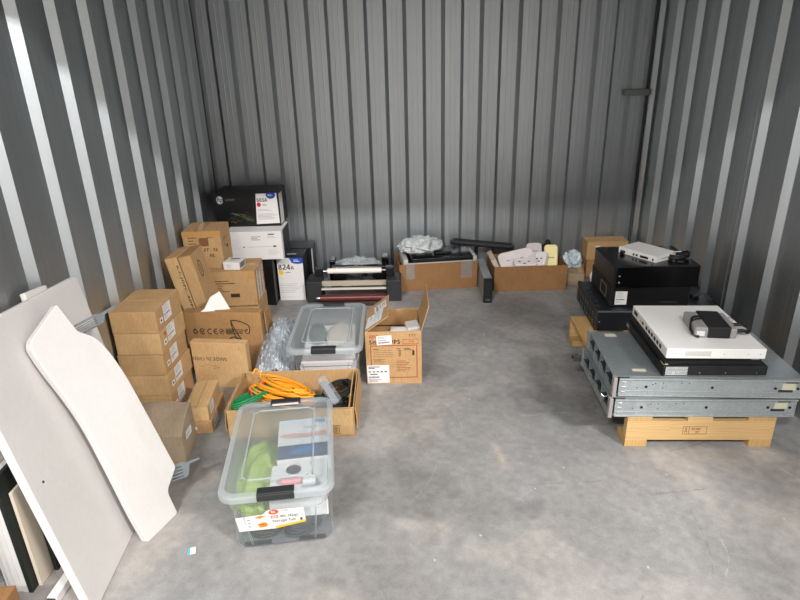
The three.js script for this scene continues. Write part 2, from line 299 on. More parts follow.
{
  const t = thing('dark_board', 'dark green edged board standing beside the white shelf boards', 'board', [-1.163, 0, -1.533]);
  mesh('board', box(0.013, 0.43, 0.3, 0, 0, 0, 0.001), std(0x161d18, 0.6), t);
  const b = thing('beige_board', 'thin beige board standing between dark boards under the worktop', 'board', [-1.148, 0, -1.56]);
  mesh('board', box(0.01, 0.36, 0.3, 0, 0, 0, 0.001), M.beige, b);
  const k = thing('black_board', 'black board standing in the dark behind the large worktop', 'board', [-1.13, 0, -1.62]);
  mesh('board', box(0.014, 0.32, 0.3, 0, 0, 0, 0.001), M.blackMatte, k);
  const p = onFloor(50, 597, 0.01), q = onFloor(66, 574, 0.01), f = thing('table_foot', 'white square tube foot lying on the floor under the worktop', 'table leg', [(p.x + q.x) / 2 + 0.02, 0, (p.z + q.z) / 2], Math.atan2(q.x - p.x, q.z - p.z) / D2R);
  mesh('tube', box(0.03, 0.03, 0.13, 0, 0, 0, 0.003), M.whitePaint, f); mesh('end_cap', box(0.026, 0.026, 0.006, 0, 0.002, -0.066, 0.002), M.charcoal, f);
  const r = onFloor(17, 586, 0.12), c = thing('cardboard_carton', 'small brown carton by the door, its corner beside white boards', 'box', [r.x - 0.05, 0, r.z + 0.075], 4);
  mesh('body', box(0.1, 0.116, 0.15), M.cardRed, c); mesh('flap', box(0.1, 0.004, 0.074, 0, 0.116, 0.038, 0.001), M.cardRed, c); mesh('flap', box(0.1, 0.004, 0.074, 0, 0.116, -0.038, 0.001), M.cardRed, c);
}

// ---------------------------------------------------------------- cartons
function decal(name, tex, w, h, parent, [x, y, z], [rx, ry, rz] = [0, 0, 0], alpha = false, rough = 0.75) {
  const m = mesh(name, new THREE.PlaneGeometry(w, h), std(0xffffff, rough, 0, { map: tex, transparent: alpha, side: THREE.FrontSide }), parent);
  m.position.set(x, y, z); m.rotation.set(rx * D2R, ry * D2R, rz * D2R, 'YXZ'); return m;
}
const INK = 'rgba(28,22,18,0.92)';
const lines = (g, x, y, w, n, step, th = 2, c = 'rgba(60,58,60,0.8)') => { g.fillStyle = c; for (let i = 0; i < n; i++) g.fillRect(x, y + i * step, w * (0.55 + 0.45 * hash(i, n, 5)), th); };
const barcode = (g, x, y, w, h) => { g.fillStyle = '#1c1a1a'; let q = x; let k = 0; while (q < x + w) { const b = 1 + 2 * hash(k, 3, 7); g.fillRect(q, y, b, h); q += b + 1 + 2 * hash(k, 5, 9); k++; } };
const labelTex = (v) => canvasTex(128, 160, (g, w, h) => { g.fillStyle = '#dcd8d5'; g.fillRect(0, 0, w, h); lines(g, 10, 12, 100, 7, 10); barcode(g, 10, 90 + v * 6, 90, 16); lines(g, 10, 118 + v * 4, 60, 3, 9); if (v === 1) { g.fillStyle = '#c33'; g.fillRect(96, 8, 20, 10); } });
const shipLabels = [labelTex(0), labelTex(1), labelTex(2)];
const smallLabel = canvasTex(64, 48, (g, w, h) => { g.fillStyle = '#dcd8d5'; g.fillRect(0, 0, w, h); g.fillStyle = '#2a2724'; g.fillRect(18, 14, 26, 20); });
// a closed carton: body, two top flaps with a gap between them, tape along the gap. across: the gap runs along z instead of x
function carton(name, label, [x, y, z], yaw, [w, h, d], mat, { group, tape = true, across = false, tapeMat = M.tape } = {}) {
  const t = thing(name, label, 'box', [x, y, z], yaw, group), f = 0.0035;
  mesh('body', box(w, h - f, d, 0, 0, 0, 0.003), mat, t);
  for (const s of [-1, 1]) mesh('flap', across ? box(w / 2 - 0.0015, f, d, s * (w / 4 + 0.0004), h - f, 0, 0.0012) : box(w, f, d / 2 - 0.0015, 0, h - f, s * (d / 4 + 0.0004), 0.0012), mat, t);
  if (tape) {
    const tw = 0.048, drop = Math.min(0.05, h * 0.35);
    if (across) { mesh('tape', [box(tw, 0.0006, d + 0.001, 0, h, 0, 0), box(tw, drop, 0.0006, 0, h - drop, d / 2 + 0.0006, 0), box(tw, drop, 0.0006, 0, h - drop, -d / 2 - 0.0006, 0)], tapeMat, t); }
    else mesh('tape', [box(w + 0.001, 0.0006, tw, 0, h, 0, 0), box(0.0006, drop, tw, w / 2 + 0.0006, h - drop, 0, 0), box(0.0006, drop, tw, -w / 2 - 0.0006, h - drop, 0, 0)], tapeMat, t);
  }
  return t;
}
// five flat cartons in a stack
{
  const where = ['bottom of the stack of five', 'second up in the stack of five', 'middle one of the stack of five', 'fourth up in the stack of five', 'topmost of the stack of five'];
  const sh = 0.105, off = [[0, 0.008, -1], [0.004, 0.004, -2.6], [-0.002, 0.004, -1.6], [0.002, 0, -2.4], [0, 0, -2]];
  for (let k = 0; k < 5; k++) {
    const t = carton('flat_carton', `flat brown carton with a white shipping label, ${where[k]}`, [-1.152 + off[k][0], k * sh, -2.523 + off[k][1]], off[k][2], [0.206, sh - 0.0012, 0.282], k % 2 ? M.cardPale : M.card, { group: 'stack of five flat cartons', tape: false });
    const ly = 0.06 + 0.006 * (k % 2);
    decal('shipping_label', shipLabels[k === 3 ? 1 : k % 2 * 2], 0.085, 0.075, t, [0.1037, ly, 0.02], [0, 90, 0]);
    decal('small_label', smallLabel, 0.032, 0.026, t, [0.1037, 0.042, 0.092], [0, 90, 0]);
    if (k === 3) { const d = mesh('red_sticker', new THREE.CircleGeometry(0.009, 16), M.red, t); d.position.set(0.1039, 0.08, 0.085); d.rotation.y = Math.PI / 2; }
  }
}
// the squashed carton in front, higher at the back
{
  const t = thing('worn_carton', 'squashed grey-brown carton with torn tape in front of the stacked cartons', 'box', [-0.98, 0, -2.08], 3);
  const W = 0.2, D = 0.17, pos = [], n = 10, rings = [];
  const H = (u, v) => 0.2 - 0.06 * v * v + 0.006 * Math.sin(u * 5 + v * 3) - 0.01 * Math.max(0, u * 2 - 1) * v;
  const g = new THREE.PlaneGeometry(1, 1, 20, 16).rotateX(-Math.PI / 2), p = g.attributes.position;
  for (let i = 0; i < p.count; i++) { const u = p.getX(i) + 0.5, v = p.getZ(i) + 0.5; p.setXYZ(i, (u - 0.5) * W, H(u, v), (v - 0.5) * D); }
  g.computeVertexNormals();
  const side = (a, b, c, d, k) => { const s = new THREE.PlaneGeometry(1, 1, k, 6), q = s.attributes.position; for (let i = 0; i < q.count; i++) { const e = q.getX(i) + 0.5, f = q.getY(i) + 0.5, u = a + (b - a) * e, v = c + (d - c) * e, bulge = 0.006 * Math.sin(Math.PI * f) * Math.sin(Math.PI * e); q.setXYZ(i, (u - 0.5) * W + (u === 1 && a === b ? bulge : 0), H(u, v) * f, (v - 0.5) * D + (v === 1 && c === d ? bulge : 0)); } s.computeVertexNormals(); return s; };
  mesh('body', muv(merge([side(0, 1, 1, 1, 20), side(1, 1, 1, 0, 16), side(1, 0, 0, 0, 20), side(0, 0, 0, 1, 16)])), M.cardGrey, t);
  mesh('lid', muv(g), M.cardGrey, t);
  mesh('tape', muv(tube([V(-0.06, 0.1545, 0.07), V(-0.01, 0.152, 0.074), V(0.022, 0.149, 0.0765), V(0.028, 0.137, 0.0858)], 0.0018, 20, 6)), M.cardEdge, t);
  decal('shipping_label', shipLabels[0], 0.075, 0.036, t, [0.1075, 0.115, 0.02], [0, 90, -8]);
}
// two narrow cartons
for (let k = 0; k < 2; k++) {
  const t = carton('narrow_carton', k ? 'narrow brown carton lying on an identical one beside the stack' : 'narrow brown carton on the floor under an identical one', [-0.89 + (k ? -0.004 : 0.006), k * 0.068, -2.338 + (k ? 0.004 : 0)], k ? 4.2 : 2.6, [0.1, 0.067, 0.243], k ? M.cardPale : M.card, { group: 'pair of narrow cartons', tape: false, across: true });
  decal('end_label', smallLabel, 0.022, 0.016, t, [-0.028, 0.03, 0.1222]);
  decal('shipping_label', shipLabels[2 - k], 0.07, 0.05, t, [0.0507, 0.034, 0.05], [0, 90, 0]);
}
// large carton printed with recycling and conformity marks, a smaller one before it
const marksTex = canvasTex(1024, 512, (g, w, h) => {
  g.clearRect(0, 0, w, h); g.strokeStyle = g.fillStyle = INK; g.lineWidth = 11; g.textBaseline = 'middle'; g.lineCap = 'butt';
  const cy = 250; // recycling triangle of three arrows
  for (let k = 0; k < 3; k++) { const a = k * 2.094 - 1.57; g.save(); g.translate(120, cy); g.rotate(a + 1.57); g.beginPath(); g.moveTo(-20, -24); g.lineTo(10, -24); g.lineTo(24, -4); g.stroke(); g.beginPath(); g.moveTo(10, 4); g.lineTo(38, -4); g.lineTo(20, 16); g.fill(); g.restore(); }
  g.beginPath(); g.arc(215, cy, 32, 0.6, 5.2); g.stroke(); g.beginPath(); g.moveTo(200, cy - 14); g.lineTo(216, cy + 12); g.lineTo(246, cy - 30); g.stroke();
  g.beginPath(); g.arc(318, cy, 30, 0.9, 5.4); g.stroke(); g.beginPath(); g.arc(402, cy, 30, 0.9, 5.4); g.stroke(); g.fillRect(376, cy - 5, 34, 10);
  g.lineWidth = 7; g.beginPath(); g.arc(476, cy, 30, 0, 6.3); g.stroke(); g.beginPath(); g.moveTo(452, cy + 20); g.lineTo(500, cy - 20); g.stroke(); g.fillRect(462, cy - 8, 28, 14);
  for (const [x, q] of [[536, 'D'], [590, 'C']]) { g.strokeRect(x, cy - 30, 46, 60); g.strokeRect(x + 12, cy - 16, 22, 12); g.strokeRect(x + 12, cy + 6, 22, 12); }
  g.strokeRect(640, cy - 26, 110, 50); g.font = 'bold 38px sans-serif'; g.fillText('NOM', 650, cy); g.font = 'bold 26px sans-serif'; g.fillText('NYCE', 760, cy - 12); g.lineWidth = 9; g.beginPath(); g.arc(820, cy, 26, 0.4, 5); g.stroke();
  g.lineWidth = 13; g.beginPath(); g.moveTo(612, 130); g.bezierCurveTo(640, 300, 660, 330, 690, 372); g.bezierCurveTo(720, 385, 740, 372, 745, 372); g.bezierCurveTo(690, 300, 630, 180, 618, 118); g.bezierCurveTo(700, 110, 800, 140, 850, 180); g.bezierCurveTo(860, 230, 850, 245, 846, 268); g.stroke();
  g.beginPath(); g.moveTo(500, 400); g.bezierCurveTo(560, 330, 610, 310, 650, 318); g.bezierCurveTo(700, 330, 740, 360, 760, 396); g.stroke();
});
{
  const t = carton('marked_carton', 'brown carton printed with recycling and conformity marks and a black scrawl', [-0.891, 0, -2.797], -4.9, [0.405, 0.35, 0.055], M.cardDark, { tape: false });
  decal('printed_marks', marksTex, 0.4, 0.24, t, [0.004, 0.24, 0.0283], [0, 0, 0], true);
  const f = mesh('flap', muv(new RoundedBoxGeometry(0.004, 0.3, 0.1, 2, 0.001)), M.cardDark, t); f.position.set(0.222, 0.19, -0.05); f.rotation.z = 0.05;
}
const madeTex = canvasTex(1024, 512, (g, w, h) => {
  g.clearRect(0, 0, w, h); g.save(); g.translate(640, 300); g.rotate(Math.PI); g.fillStyle = INK; g.font = '98px sans-serif'; g.textBaseline = 'middle'; g.textAlign = 'left'; g.fillText('MADE IN CHINA', 0, 0); g.restore();
  g.strokeStyle = 'rgba(70,40,18,0.9)'; g.lineWidth = 5; g.beginPath(); g.moveTo(900, 10); g.lineTo(905, 90); g.lineTo(960, 120); g.stroke();
  g.beginPath(); g.moveTo(120, 470); g.lineTo(270, 420); g.lineTo(480, 480); g.lineTo(360, 508); g.stroke();
});
{
  const t = carton('cut_carton', 'brown carton with upside-down country of origin print before the marked carton', [-0.884, 0, -2.645], -7.2, [0.283, 0.25, 0.045], M.cardPale, { tape: false });
  decal('printed_text', madeTex, 0.275, 0.137, t, [0.002, 0.172, 0.0233], [0, 0, 0], true);
  const p = thing('paper_flyer', 'folded white paper standing up behind the marked carton', 'paper', [-0.93, 0.3505, -2.8], 6);
  const s = new THREE.Shape([[-0.06, 0], [0.075, 0], [0.03, 0.095], [-0.018, 0.07]].map((a) => new THREE.Vector2(...a))), a = mesh('sheet', extrude(s, 0.0012, 0.0003), M.paper, p); a.rotation.x = -0.25;
  const s2 = new THREE.Shape([[-0.07, 0], [0.0, 0], [-0.015, 0.045]].map((q) => new THREE.Vector2(...q))), b = mesh('folded_corner', extrude(s2, 0.001, 0.0003), M.whitePaint, p); b.rotation.x = -0.35; b.position.z = 0.012;
}
// two long cartons leaning towards the left wall
const stripText = canvasTex(128, 1024, (g, w, h) => { g.clearRect(0, 0, w, h); g.save(); g.translate(w / 2, h / 2); g.rotate(Math.PI / 2); g.fillStyle = '#15110e'; g.font = 'bold 104px sans-serif'; g.textAlign = 'center'; g.textBaseline = 'middle'; g.fillText('K.C.JOPC. ADPC', 0, 0, 1000); g.restore(); });
const ovalTex = canvasTex(128, 256, (g) => { g.strokeStyle = '#2a1c12'; g.lineWidth = 12; g.beginPath(); g.ellipse(64, 128, 44, 104, 0, 0, 7); g.stroke(); g.beginPath(); g.moveTo(64, 70); g.lineTo(64, 180); g.stroke(); });
const longA = onFloor(196, 312, 0.35);
for (let k = 0; k < 2; k++) {
  const t = thing('long_carton', k ? 'long slim carton with an oval mark leaning beside its twin' : 'long slim carton leaning on the left wall with black lettering', 'box', [k ? -0.99 : -1.063, 0, -3.05], 0, 'two long slim cartons leaning left');
  const g = new THREE.Group(); g.name = 'carton'; t.add(g); g.rotation.z = 10.7 * D2R; const w = k ? 0.066 : 0.066, h = k ? 0.6 : 0.592, d = 0.2;
  g.position.set(0, Math.sin(10.7 * D2R) * w / 2 + 0.0005, 0);
  mesh('body', box(w, h - 0.003, d, 0, 0, 0, 0.003), k ? M.card : M.cardPale, g);
  mesh('flap', box(w, 0.003, d, 0, h - 0.003, 0, 0.001), k ? M.cardDark : M.card, g);
  if (!k) decal('lettering', stripText, 0.02, 0.36, g, [0.022, h * 0.7, d / 2 + 0.0008], [0, 0, 0], true);
  else decal('oval_mark', ovalTex, 0.07, 0.11, g, [w / 2 + 0.0008, h - 0.1, 0.02], [0, 90, 0], true);
}
// cartons behind them
const noteTex = canvasTex(512, 384, (g, w, h) => { g.clearRect(0, 0, w, h); lines(g, 60, 60, 240, 1, 20, 9, 'rgba(60,40,20,.8)'); lines(g, 70, 92, 330, 1, 20, 11, 'rgba(60,40,20,.8)'); lines(g, 90, 125, 70, 3, 26, 8, 'rgba(60,40,20,.7)'); lines(g, 90, 200, 190, 1, 9, 9, 'rgba(60,40,20,.8)'); g.fillStyle = 'rgba(50,36,24,.85)'; g.fillRect(230, 235, 110, 50); });
const scrawlTex = canvasTex(512, 512, (g, w, h) => { g.clearRect(0, 0, w, h); lines(g, 60, 60, 130, 3, 44, 10, 'rgba(90,56,26,.8)'); lines(g, 330, 62, 120, 1, 10, 8, 'rgba(90,56,26,.7)'); g.fillStyle = 'rgba(120,66,24,.55)'; g.fillRect(215, 70, 130, 120); g.fillStyle = 'rgba(90,50,20,.8)'; g.font = 'italic bold 64px sans-serif'; g.fillText('ET - 74', 260, 270); g.fillText('HL', 330, 350); });
{
  const u = carton('lower_carton', 'brown carton on the floor carrying the carton with a printed list', [-0.965, 0, -3.41], 1.1, [0.275, 0.178, 0.25], M.card, { tape: false });
  const f = carton('listed_carton', 'brown carton printed with a list, holding the small white box', [-0.965, 0.179, -3.395], 1.1, [0.272, 0.218, 0.25], M.card, {});
  decal('printed_list', noteTex, 0.25, 0.18, f, [-0.005, 0.1, 0.1258], [0, 0, 0], true);
  mesh('wrap_tape', [box(0.0008, 0.18, 0.03, 0.1368, 0.02, 0.07, 0), box(0.0008, 0.2, 0.04, 0.1368, 0.01, 0, 0), box(0.0008, 0.19, 0.03, 0.1368, 0.01, -0.07, 0)], M.clear, f);
  mesh('corner_tape', [box(0.04, 0.045, 0.0008, 0.115, 0.165, 0.1256, 0), box(0.02, 0.04, 0.0008, 0.125, 0.005, 0.1256, 0)], M.tape, f);
  const e = carton('handwritten_carton', 'brown cube carton with handwriting on top of the listed carton', [-1.125, 0.3985, -3.44], 1.5, [0.22, 0.228, 0.22], M.card, { across: true, tape: false });
  decal('handwriting', scrawlTex, 0.21, 0.21, e, [0, 0.112, 0.1107], [0, 0, 0], true);
  mesh('tape', [box(0.222, 0.03, 0.0008, 0, 0.196, 0.1106, 0), box(0.05, 0.0008, 0.222, -0.02, 0.2282, 0, 0)], M.tape, e);
  decal('side_print', noteTex, 0.18, 0.13, e, [0.1107, 0.13, 0], [0, 90, 0], true);
  const w = thing('small_white_box', 'small white retail box on top of the listed carton', 'box', [-0.955, 0.3985, -3.345], -8);
  mesh('body', box(0.098, 0.046, 0.1), M.paper, w); decal('top_print', canvasTex(128, 128, (g) => { g.fillStyle = '#dcd8d5'; g.fillRect(0, 0, 128, 128); g.fillStyle = '#4a4744'; g.fillRect(20, 16, 88, 26); lines(g, 20, 60, 80, 3, 14, 4); }), 0.085, 0.08, w, [0, 0.0468, 0], [-90, 0, 0]);
  decal('side_print', canvasTex(128, 64, (g) => { g.fillStyle = '#8d8986'; g.fillRect(0, 0, 128, 64); lines(g, 8, 8, 110, 6, 9, 4, '#3a3836'); }), 0.08, 0.034, w, [0.0497, 0.024, 0], [0, 90, 0]);
  decal('front_print', canvasTex(128, 64, (g) => { g.fillStyle = '#dcd8d5'; g.fillRect(0, 0, 128, 64); lines(g, 16, 12, 60, 5, 9, 3, '#a8a4a0'); }), 0.085, 0.036, w, [0, 0.023, 0.0507]);
}
// toner boxes in the left back corner
const swirl = (g, x0, y0, w, h) => { for (let i = 0; i < 26; i++) { g.strokeStyle = `hsla(${[75, 45, 200, 100, 30][i % 5]},45%,${30 + 20 * hash(i, 1, 2)}%,0.55)`; g.lineWidth = 3 + 7 * hash(i, 2, 2); g.beginPath(); const y = y0 + h * hash(i, 3, 2), x = x0 + w * hash(i, 4, 2) * 0.7; g.moveTo(x, y); g.bezierCurveTo(x + 30, y - 40, x + 70, y + 30, x + 60 + 60 * hash(i, 5, 2), y + 30 * (hash(i, 6, 2) - 0.5)); g.stroke(); } };
const magentaFront = canvasTex(1024, 512, (g, w, h) => {
  g.fillStyle = '#0c0c0e'; g.fillRect(0, 0, w, h); swirl(g, 200, 300, 500, 150);
  g.fillStyle = '#b9bdc4'; g.beginPath(); g.ellipse(95, 95, 54, 60, 0, 0, 7); g.fill(); g.fillStyle = '#0c0c0e'; g.font = 'italic bold 88px sans-serif'; g.textBaseline = 'middle'; g.textAlign = 'center'; g.fillText('hp', 95, 90);
  g.fillStyle = '#8a8d92'; g.font = '38px sans-serif'; g.textAlign = 'left'; g.fillText('LASERJET', 180, 95);
  g.fillStyle = '#dcd8d5'; g.beginPath(); g.moveTo(672, 10); g.lineTo(1000, 4); g.lineTo(1012, 470); g.lineTo(640, 480); g.closePath(); g.fill();
  g.fillStyle = '#1b3f9b'; g.beginPath(); g.ellipse(905, 30, 75, 62, 0, 0, 7); g.fill(); g.fillStyle = '#dfe6f5'; lines(g, 860, 26, 90, 2, 16, 7, '#cfd8ee');
  g.fillStyle = '#1d1b1b'; g.font = 'bold 74px sans-serif'; g.fillText('503A', 676, 108); g.fillStyle = '#c2143c'; g.beginPath(); g.arc(706, 178, 34, 0, 7); g.fill(); lines(g, 760, 172, 90, 2, 16, 6); lines(g, 676, 250, 280, 2, 18, 6, '#a9a5a3'); lines(g, 676, 320, 320, 5, 20, 6, '#8d8a88');
});
const whiteFront = canvasTex(512, 256, (g, w, h) => { g.fillStyle = '#dcd8d5'; g.fillRect(0, 0, w, h); lines(g, 40, 70, 90, 8, 12, 3, '#c9c5c2'); g.fillStyle = '#3a3836'; g.fillRect(390, 18, 60, 10); lines(g, 230, 40, 100, 3, 14, 7, '#9a9694'); lines(g, 380, 40, 110, 2, 12, 4, '#aaa'); g.strokeStyle = '#9a9694'; g.lineWidth = 3; g.beginPath(); g.moveTo(190, 140); g.lineTo(420, 136); g.stroke(); lines(g, 380, 160, 110, 6, 11, 3, '#b4b0ae'); g.fillStyle = '#2a2826'; g.fillRect(430, 128, 28, 14); g.fillRect(150, 132, 14, 12); });
const yellowFront = canvasTex(512, 896, (g, w, h) => {
  g.fillStyle = '#dcd8d5'; g.fillRect(0, 0, w, h); g.fillStyle = '#1f479f'; g.beginPath(); g.moveTo(240, 0); g.lineTo(512, 0); g.lineTo(512, 110); g.quadraticCurveTo(400, 150, 290, 100); g.closePath(); g.fill(); lines(g, 330, 40, 150, 2, 26, 14, '#c9d4ee');
  g.fillStyle = '#1d1b1b'; g.font = 'bold 150px sans-serif'; g.textBaseline = 'middle'; g.fillText('824', 10, 190); g.font = 'bold 100px sans-serif'; g.fillText('A', 262, 206); g.fillStyle = '#e8b414'; g.beginPath(); g.arc(62, 300, 50, 0, 7); g.fill(); lines(g, 150, 296, 150, 1, 16, 12); lines(g, 20, 400, 120, 2, 22, 6, '#bbb'); lines(g, 20, 540, 460, 6, 36, 7, '#a5a2a0'); lines(g, 20, 810, 440, 2, 26, 6, '#c0bdbb');
});
const tonerTop = canvasTex(256, 128, (g, w, h) => { g.fillStyle = '#101012'; g.fillRect(0, 0, w, h); g.fillStyle = '#b9bdc4'; g.beginPath(); g.ellipse(128, 64, 58, 30, 0, 0, 7); g.fill(); g.fillStyle = '#101012'; g.font = 'italic bold 44px sans-serif'; g.textAlign = 'center'; g.textBaseline = 'middle'; g.fillText('hp', 128, 62); });
{
  const b = thing('black_toner_box', 'plain black toner box on the floor under the white box', 'box', [-0.965, 0, -3.83], -1); mesh('body', box(0.31, 0.33, 0.24), M.black, b); mesh('flap', box(0.31, 0.003, 0.24, 0, 0.33, 0, 0.001), M.blackMatte, b);
  const w = thing('white_toner_box', 'white toner box with fine grey print under the black magenta toner box', 'box', [-0.905, 0.3335, -3.81], -1.2);
  mesh('body', box(0.36, 0.188, 0.25), M.paper, w); decal('front_print', whiteFront, 0.355, 0.182, w, [0, 0.094, 0.1257]); mesh('side_panel', box(0.001, 0.186, 0.2, 0.1803, 0.001, -0.02, 0), M.black, w);
  const m = thing('magenta_toner_box', 'black toner box with a white magenta label on top of the pile', 'box', [-0.958, 0.522, -3.945], -1.1);
  mesh('body', box(0.425, 0.222, 0.25), M.black, m); decal('front_print', magentaFront, 0.422, 0.219, m, [0, 0.111, 0.1257], [0, 0, 0], false, 0.4); mesh('flap', box(0.42, 0.002, 0.12, 0, 0.222, 0.06, 0.0005), M.black, m); mesh('flap', box(0.42, 0.002, 0.12, 0, 0.222, -0.062, 0.0005), M.black, m);
  mesh('side_print', box(0.001, 0.2, 0.1, 0.2128, 0.01, 0.06, 0), M.paper, m);
  const y = thing('yellow_toner_box', 'white and black toner box with a yellow dot standing on the floor', 'box', [-0.709, 0, -3.885], -1.5);
  mesh('body', box(0.176, 0.31, 0.19), M.black, y); decal('front_print', yellowFront, 0.174, 0.305, y, [0, 0.154, 0.0957]); decal('top_print', tonerTop, 0.16, 0.08, y, [0, 0.3106, 0.02], [-90, 0, 0], false, 0.4);
  const k = thing('second_toner_box', 'black toner box with a white edge behind the yellow toner box', 'box', [-0.678, 0, -4.09], -2); mesh('body', box(0.18, 0.31, 0.19), M.black, k); mesh('edge_print', box(0.0012, 0.29, 0.04, 0.0908, 0.01, 0.07, 0), M.paper, k); mesh('flap', box(0.18, 0.003, 0.19, 0, 0.31, 0, 0.001), M.charcoal, k);
}

// ---------------------------------------------------------------- lidded storage tubs
// w, d: outside of the lid; h: height to the lid's top
function tub(name, label, [x, y, z], yaw, { w, d, h, bw, bd }) {
  const t = thing(name, label, 'storage tub', [x, y, z], yaw), hb = h - 0.03, R = [];
  R.push(ringPts(bw - 0.03, bd - 0.03, 0.035, 0.002), ringPts(bw - 0.006, bd - 0.006, 0.04, 0.006), ringPts(bw, bd, 0.042, 0.02));
  for (let i = 1; i <= 4; i++) { const k = i / 4, e = hb * 0.72; R.push(ringPts(bw + (w - 0.06 - bw) * k, bd + (d - 0.08 - bd) * k, 0.045, 0.02 + (e - 0.02) * k)); }
  R.push(ringPts(w - 0.044, d - 0.06, 0.045, hb * 0.75), ringPts(w - 0.04, d - 0.056, 0.045, hb), ringPts(w - 0.016, d - 0.02, 0.045, hb + 0.003), ringPts(w - 0.014, d - 0.018, 0.045, hb - 0.014));
  const body = mesh('tub_body', loftRings(R, false, true), M.tub, t);
  for (const s of [-1, 1]) mesh('moulded_rib', tube([V(s * bw * 0.32, 0.02, bd / 2 + 0.001), V(s * bw * 0.34, hb * 0.4, bd / 2 + (d - 0.08 - bd) * 0.2 + 0.002), V(s * bw * 0.36, hb * 0.72, d / 2 - 0.038)], 0.003, 12, 6), M.tub, body);
  const y1 = h - 0.03, L = [ringPts(w, d, 0.05, y1 - 0.004), ringPts(w + 0.002, d + 0.002, 0.05, y1 + 0.012), ringPts(w - 0.004, d - 0.004, 0.048, y1 + 0.022), ringPts(w - 0.038, d - 0.038, 0.035, y1 + 0.022)], L2 = [ringPts(w - 0.038, d - 0.038, 0.035, y1 + 0.022), ringPts(w - 0.05, d - 0.05, 0.032, y1 + 0.015), ringPts(w - 0.12, d - 0.13, 0.03, y1 + 0.014), ringPts(w - 0.13, d - 0.142, 0.028, y1 + 0.023), ringPts(w - 0.15, d - 0.165, 0.022, y1 + 0.024), ringPts(w - 0.4 * w, d - 0.4 * d, 0.02, y1 + 0.024)];
  const lid = mesh('lid', loftRings(L2, true), M.lid, t); mesh('lid_rim', loftRings(L), M.lidRim, lid);
  mesh('lid_panel_edge', tube(ringPts(w - 0.135, d - 0.15, 0.03, y1 + 0.0245, 5), 0.0028, 160, 6, true), M.lidRim, lid);
  for (const s of [1, -1]) mesh('latch', [box(0.115, 0.007, 0.032, 0, h - 0.009, s * (d / 2 - 0.014), 0.003), box(0.115, 0.024, 0.008, 0, h - 0.029, s * (d / 2 + 0.003), 0.003)], M.charcoal, t);
  for (const s of [-1, 1]) mesh('foot', box(0.09, 0.004, 0.02, s * bw * 0.28, 0, bd / 2 - 0.022, 0.001), M.charcoal, t);
  return { t, lid, body };
}
const tubA = { at: [-0.421, 0, -1.75], yaw: 5.9, w: 0.362, d: 0.556, h: 0.285, bw: 0.325, bd: 0.41 };
const A = tub('storage_tub', 'clear plastic storage tub with a printed product label, green bag and leaflets inside', tubA.at, tubA.yaw, tubA);
const tubLabel = canvasTex(1024, 384, (g, w, h) => {
  g.clearRect(0, 0, w, h); g.fillStyle = '#dcd8d5'; g.beginPath(); g.moveTo(0, 120); g.lineTo(400, 100); g.lineTo(470, 40); g.lineTo(1000, 20); g.lineTo(1010, 300); g.lineTo(560, 372); g.lineTo(20, 372); g.closePath(); g.fill();
  g.fillStyle = '#e8b62a'; g.beginPath(); g.moveTo(560, 330); g.lineTo(1010, 262); g.lineTo(1010, 300); g.lineTo(560, 372); g.closePath(); g.fill();
  g.fillStyle = '#d4471d'; g.beginPath(); g.ellipse(560, 78, 72, 40, -0.1, 0, 7); g.fill(); g.fillStyle = '#fff'; g.font = 'bold 44px sans-serif'; g.fillText('DG', 522, 92); g.fillStyle = '#6b6561'; g.font = 'italic 36px sans-serif'; g.fillText('storage', 650, 74);
  g.fillStyle = '#d9641c'; g.fillRect(508, 140, 108, 46); g.fillStyle = '#fff'; g.font = 'bold 32px sans-serif'; g.fillText('NEW', 522, 175); g.fillStyle = '#3a3330'; g.font = 'bold 60px sans-serif'; g.fillText('40L /42qt', 640, 182); g.fillText('Storage Tub', 520, 258);
  g.fillStyle = '#d98322'; g.beginPath(); g.moveTo(270, 150); g.lineTo(350, 118); g.lineTo(440, 132); g.lineTo(352, 172); g.closePath(); g.fill(); g.beginPath(); g.moveTo(300, 262); g.lineTo(400, 240); g.lineTo(452, 262); g.lineTo(436, 322); g.lineTo(330, 332); g.closePath(); g.fill(); g.fillStyle = '#b5601a'; g.beginPath(); g.moveTo(330, 276); g.lineTo(396, 262); g.lineTo(430, 276); g.lineTo(360, 292); g.closePath(); g.fill();
  g.fillStyle = '#5c5652'; for (let k = 0; k < 3; k++) { g.fillRect(160, 176 + k * 58, 46, 12); } g.fillStyle = '#2d2926'; g.fillRect(930, 220, 34, 44);
});
{
  const tilt = Math.atan2((tubA.d - 0.08 - tubA.bd) / 2, tubA.h * 0.65), m = decal('product_label', tubLabel, 0.225, 0.105, A.t, [-0.03, 0.14, 0.0], [0, 0, 0], true, 0.4);
  m.rotation.set(tilt, 0, 0, 'YXZ'); m.position.z = tubA.bd / 2 + (tubA.d - 0.08 - tubA.bd) / 2 * (0.14 - 0.02) / (tubA.h * 0.65) + 0.004;
  const s = mesh('lid_sticker', box(0.1, 0.0008, 0.014, 0.0, tubA.h - 0.0074, -tubA.d / 2 + 0.034, 0), std(0xe9ddd6, 0.6), A.t);
}
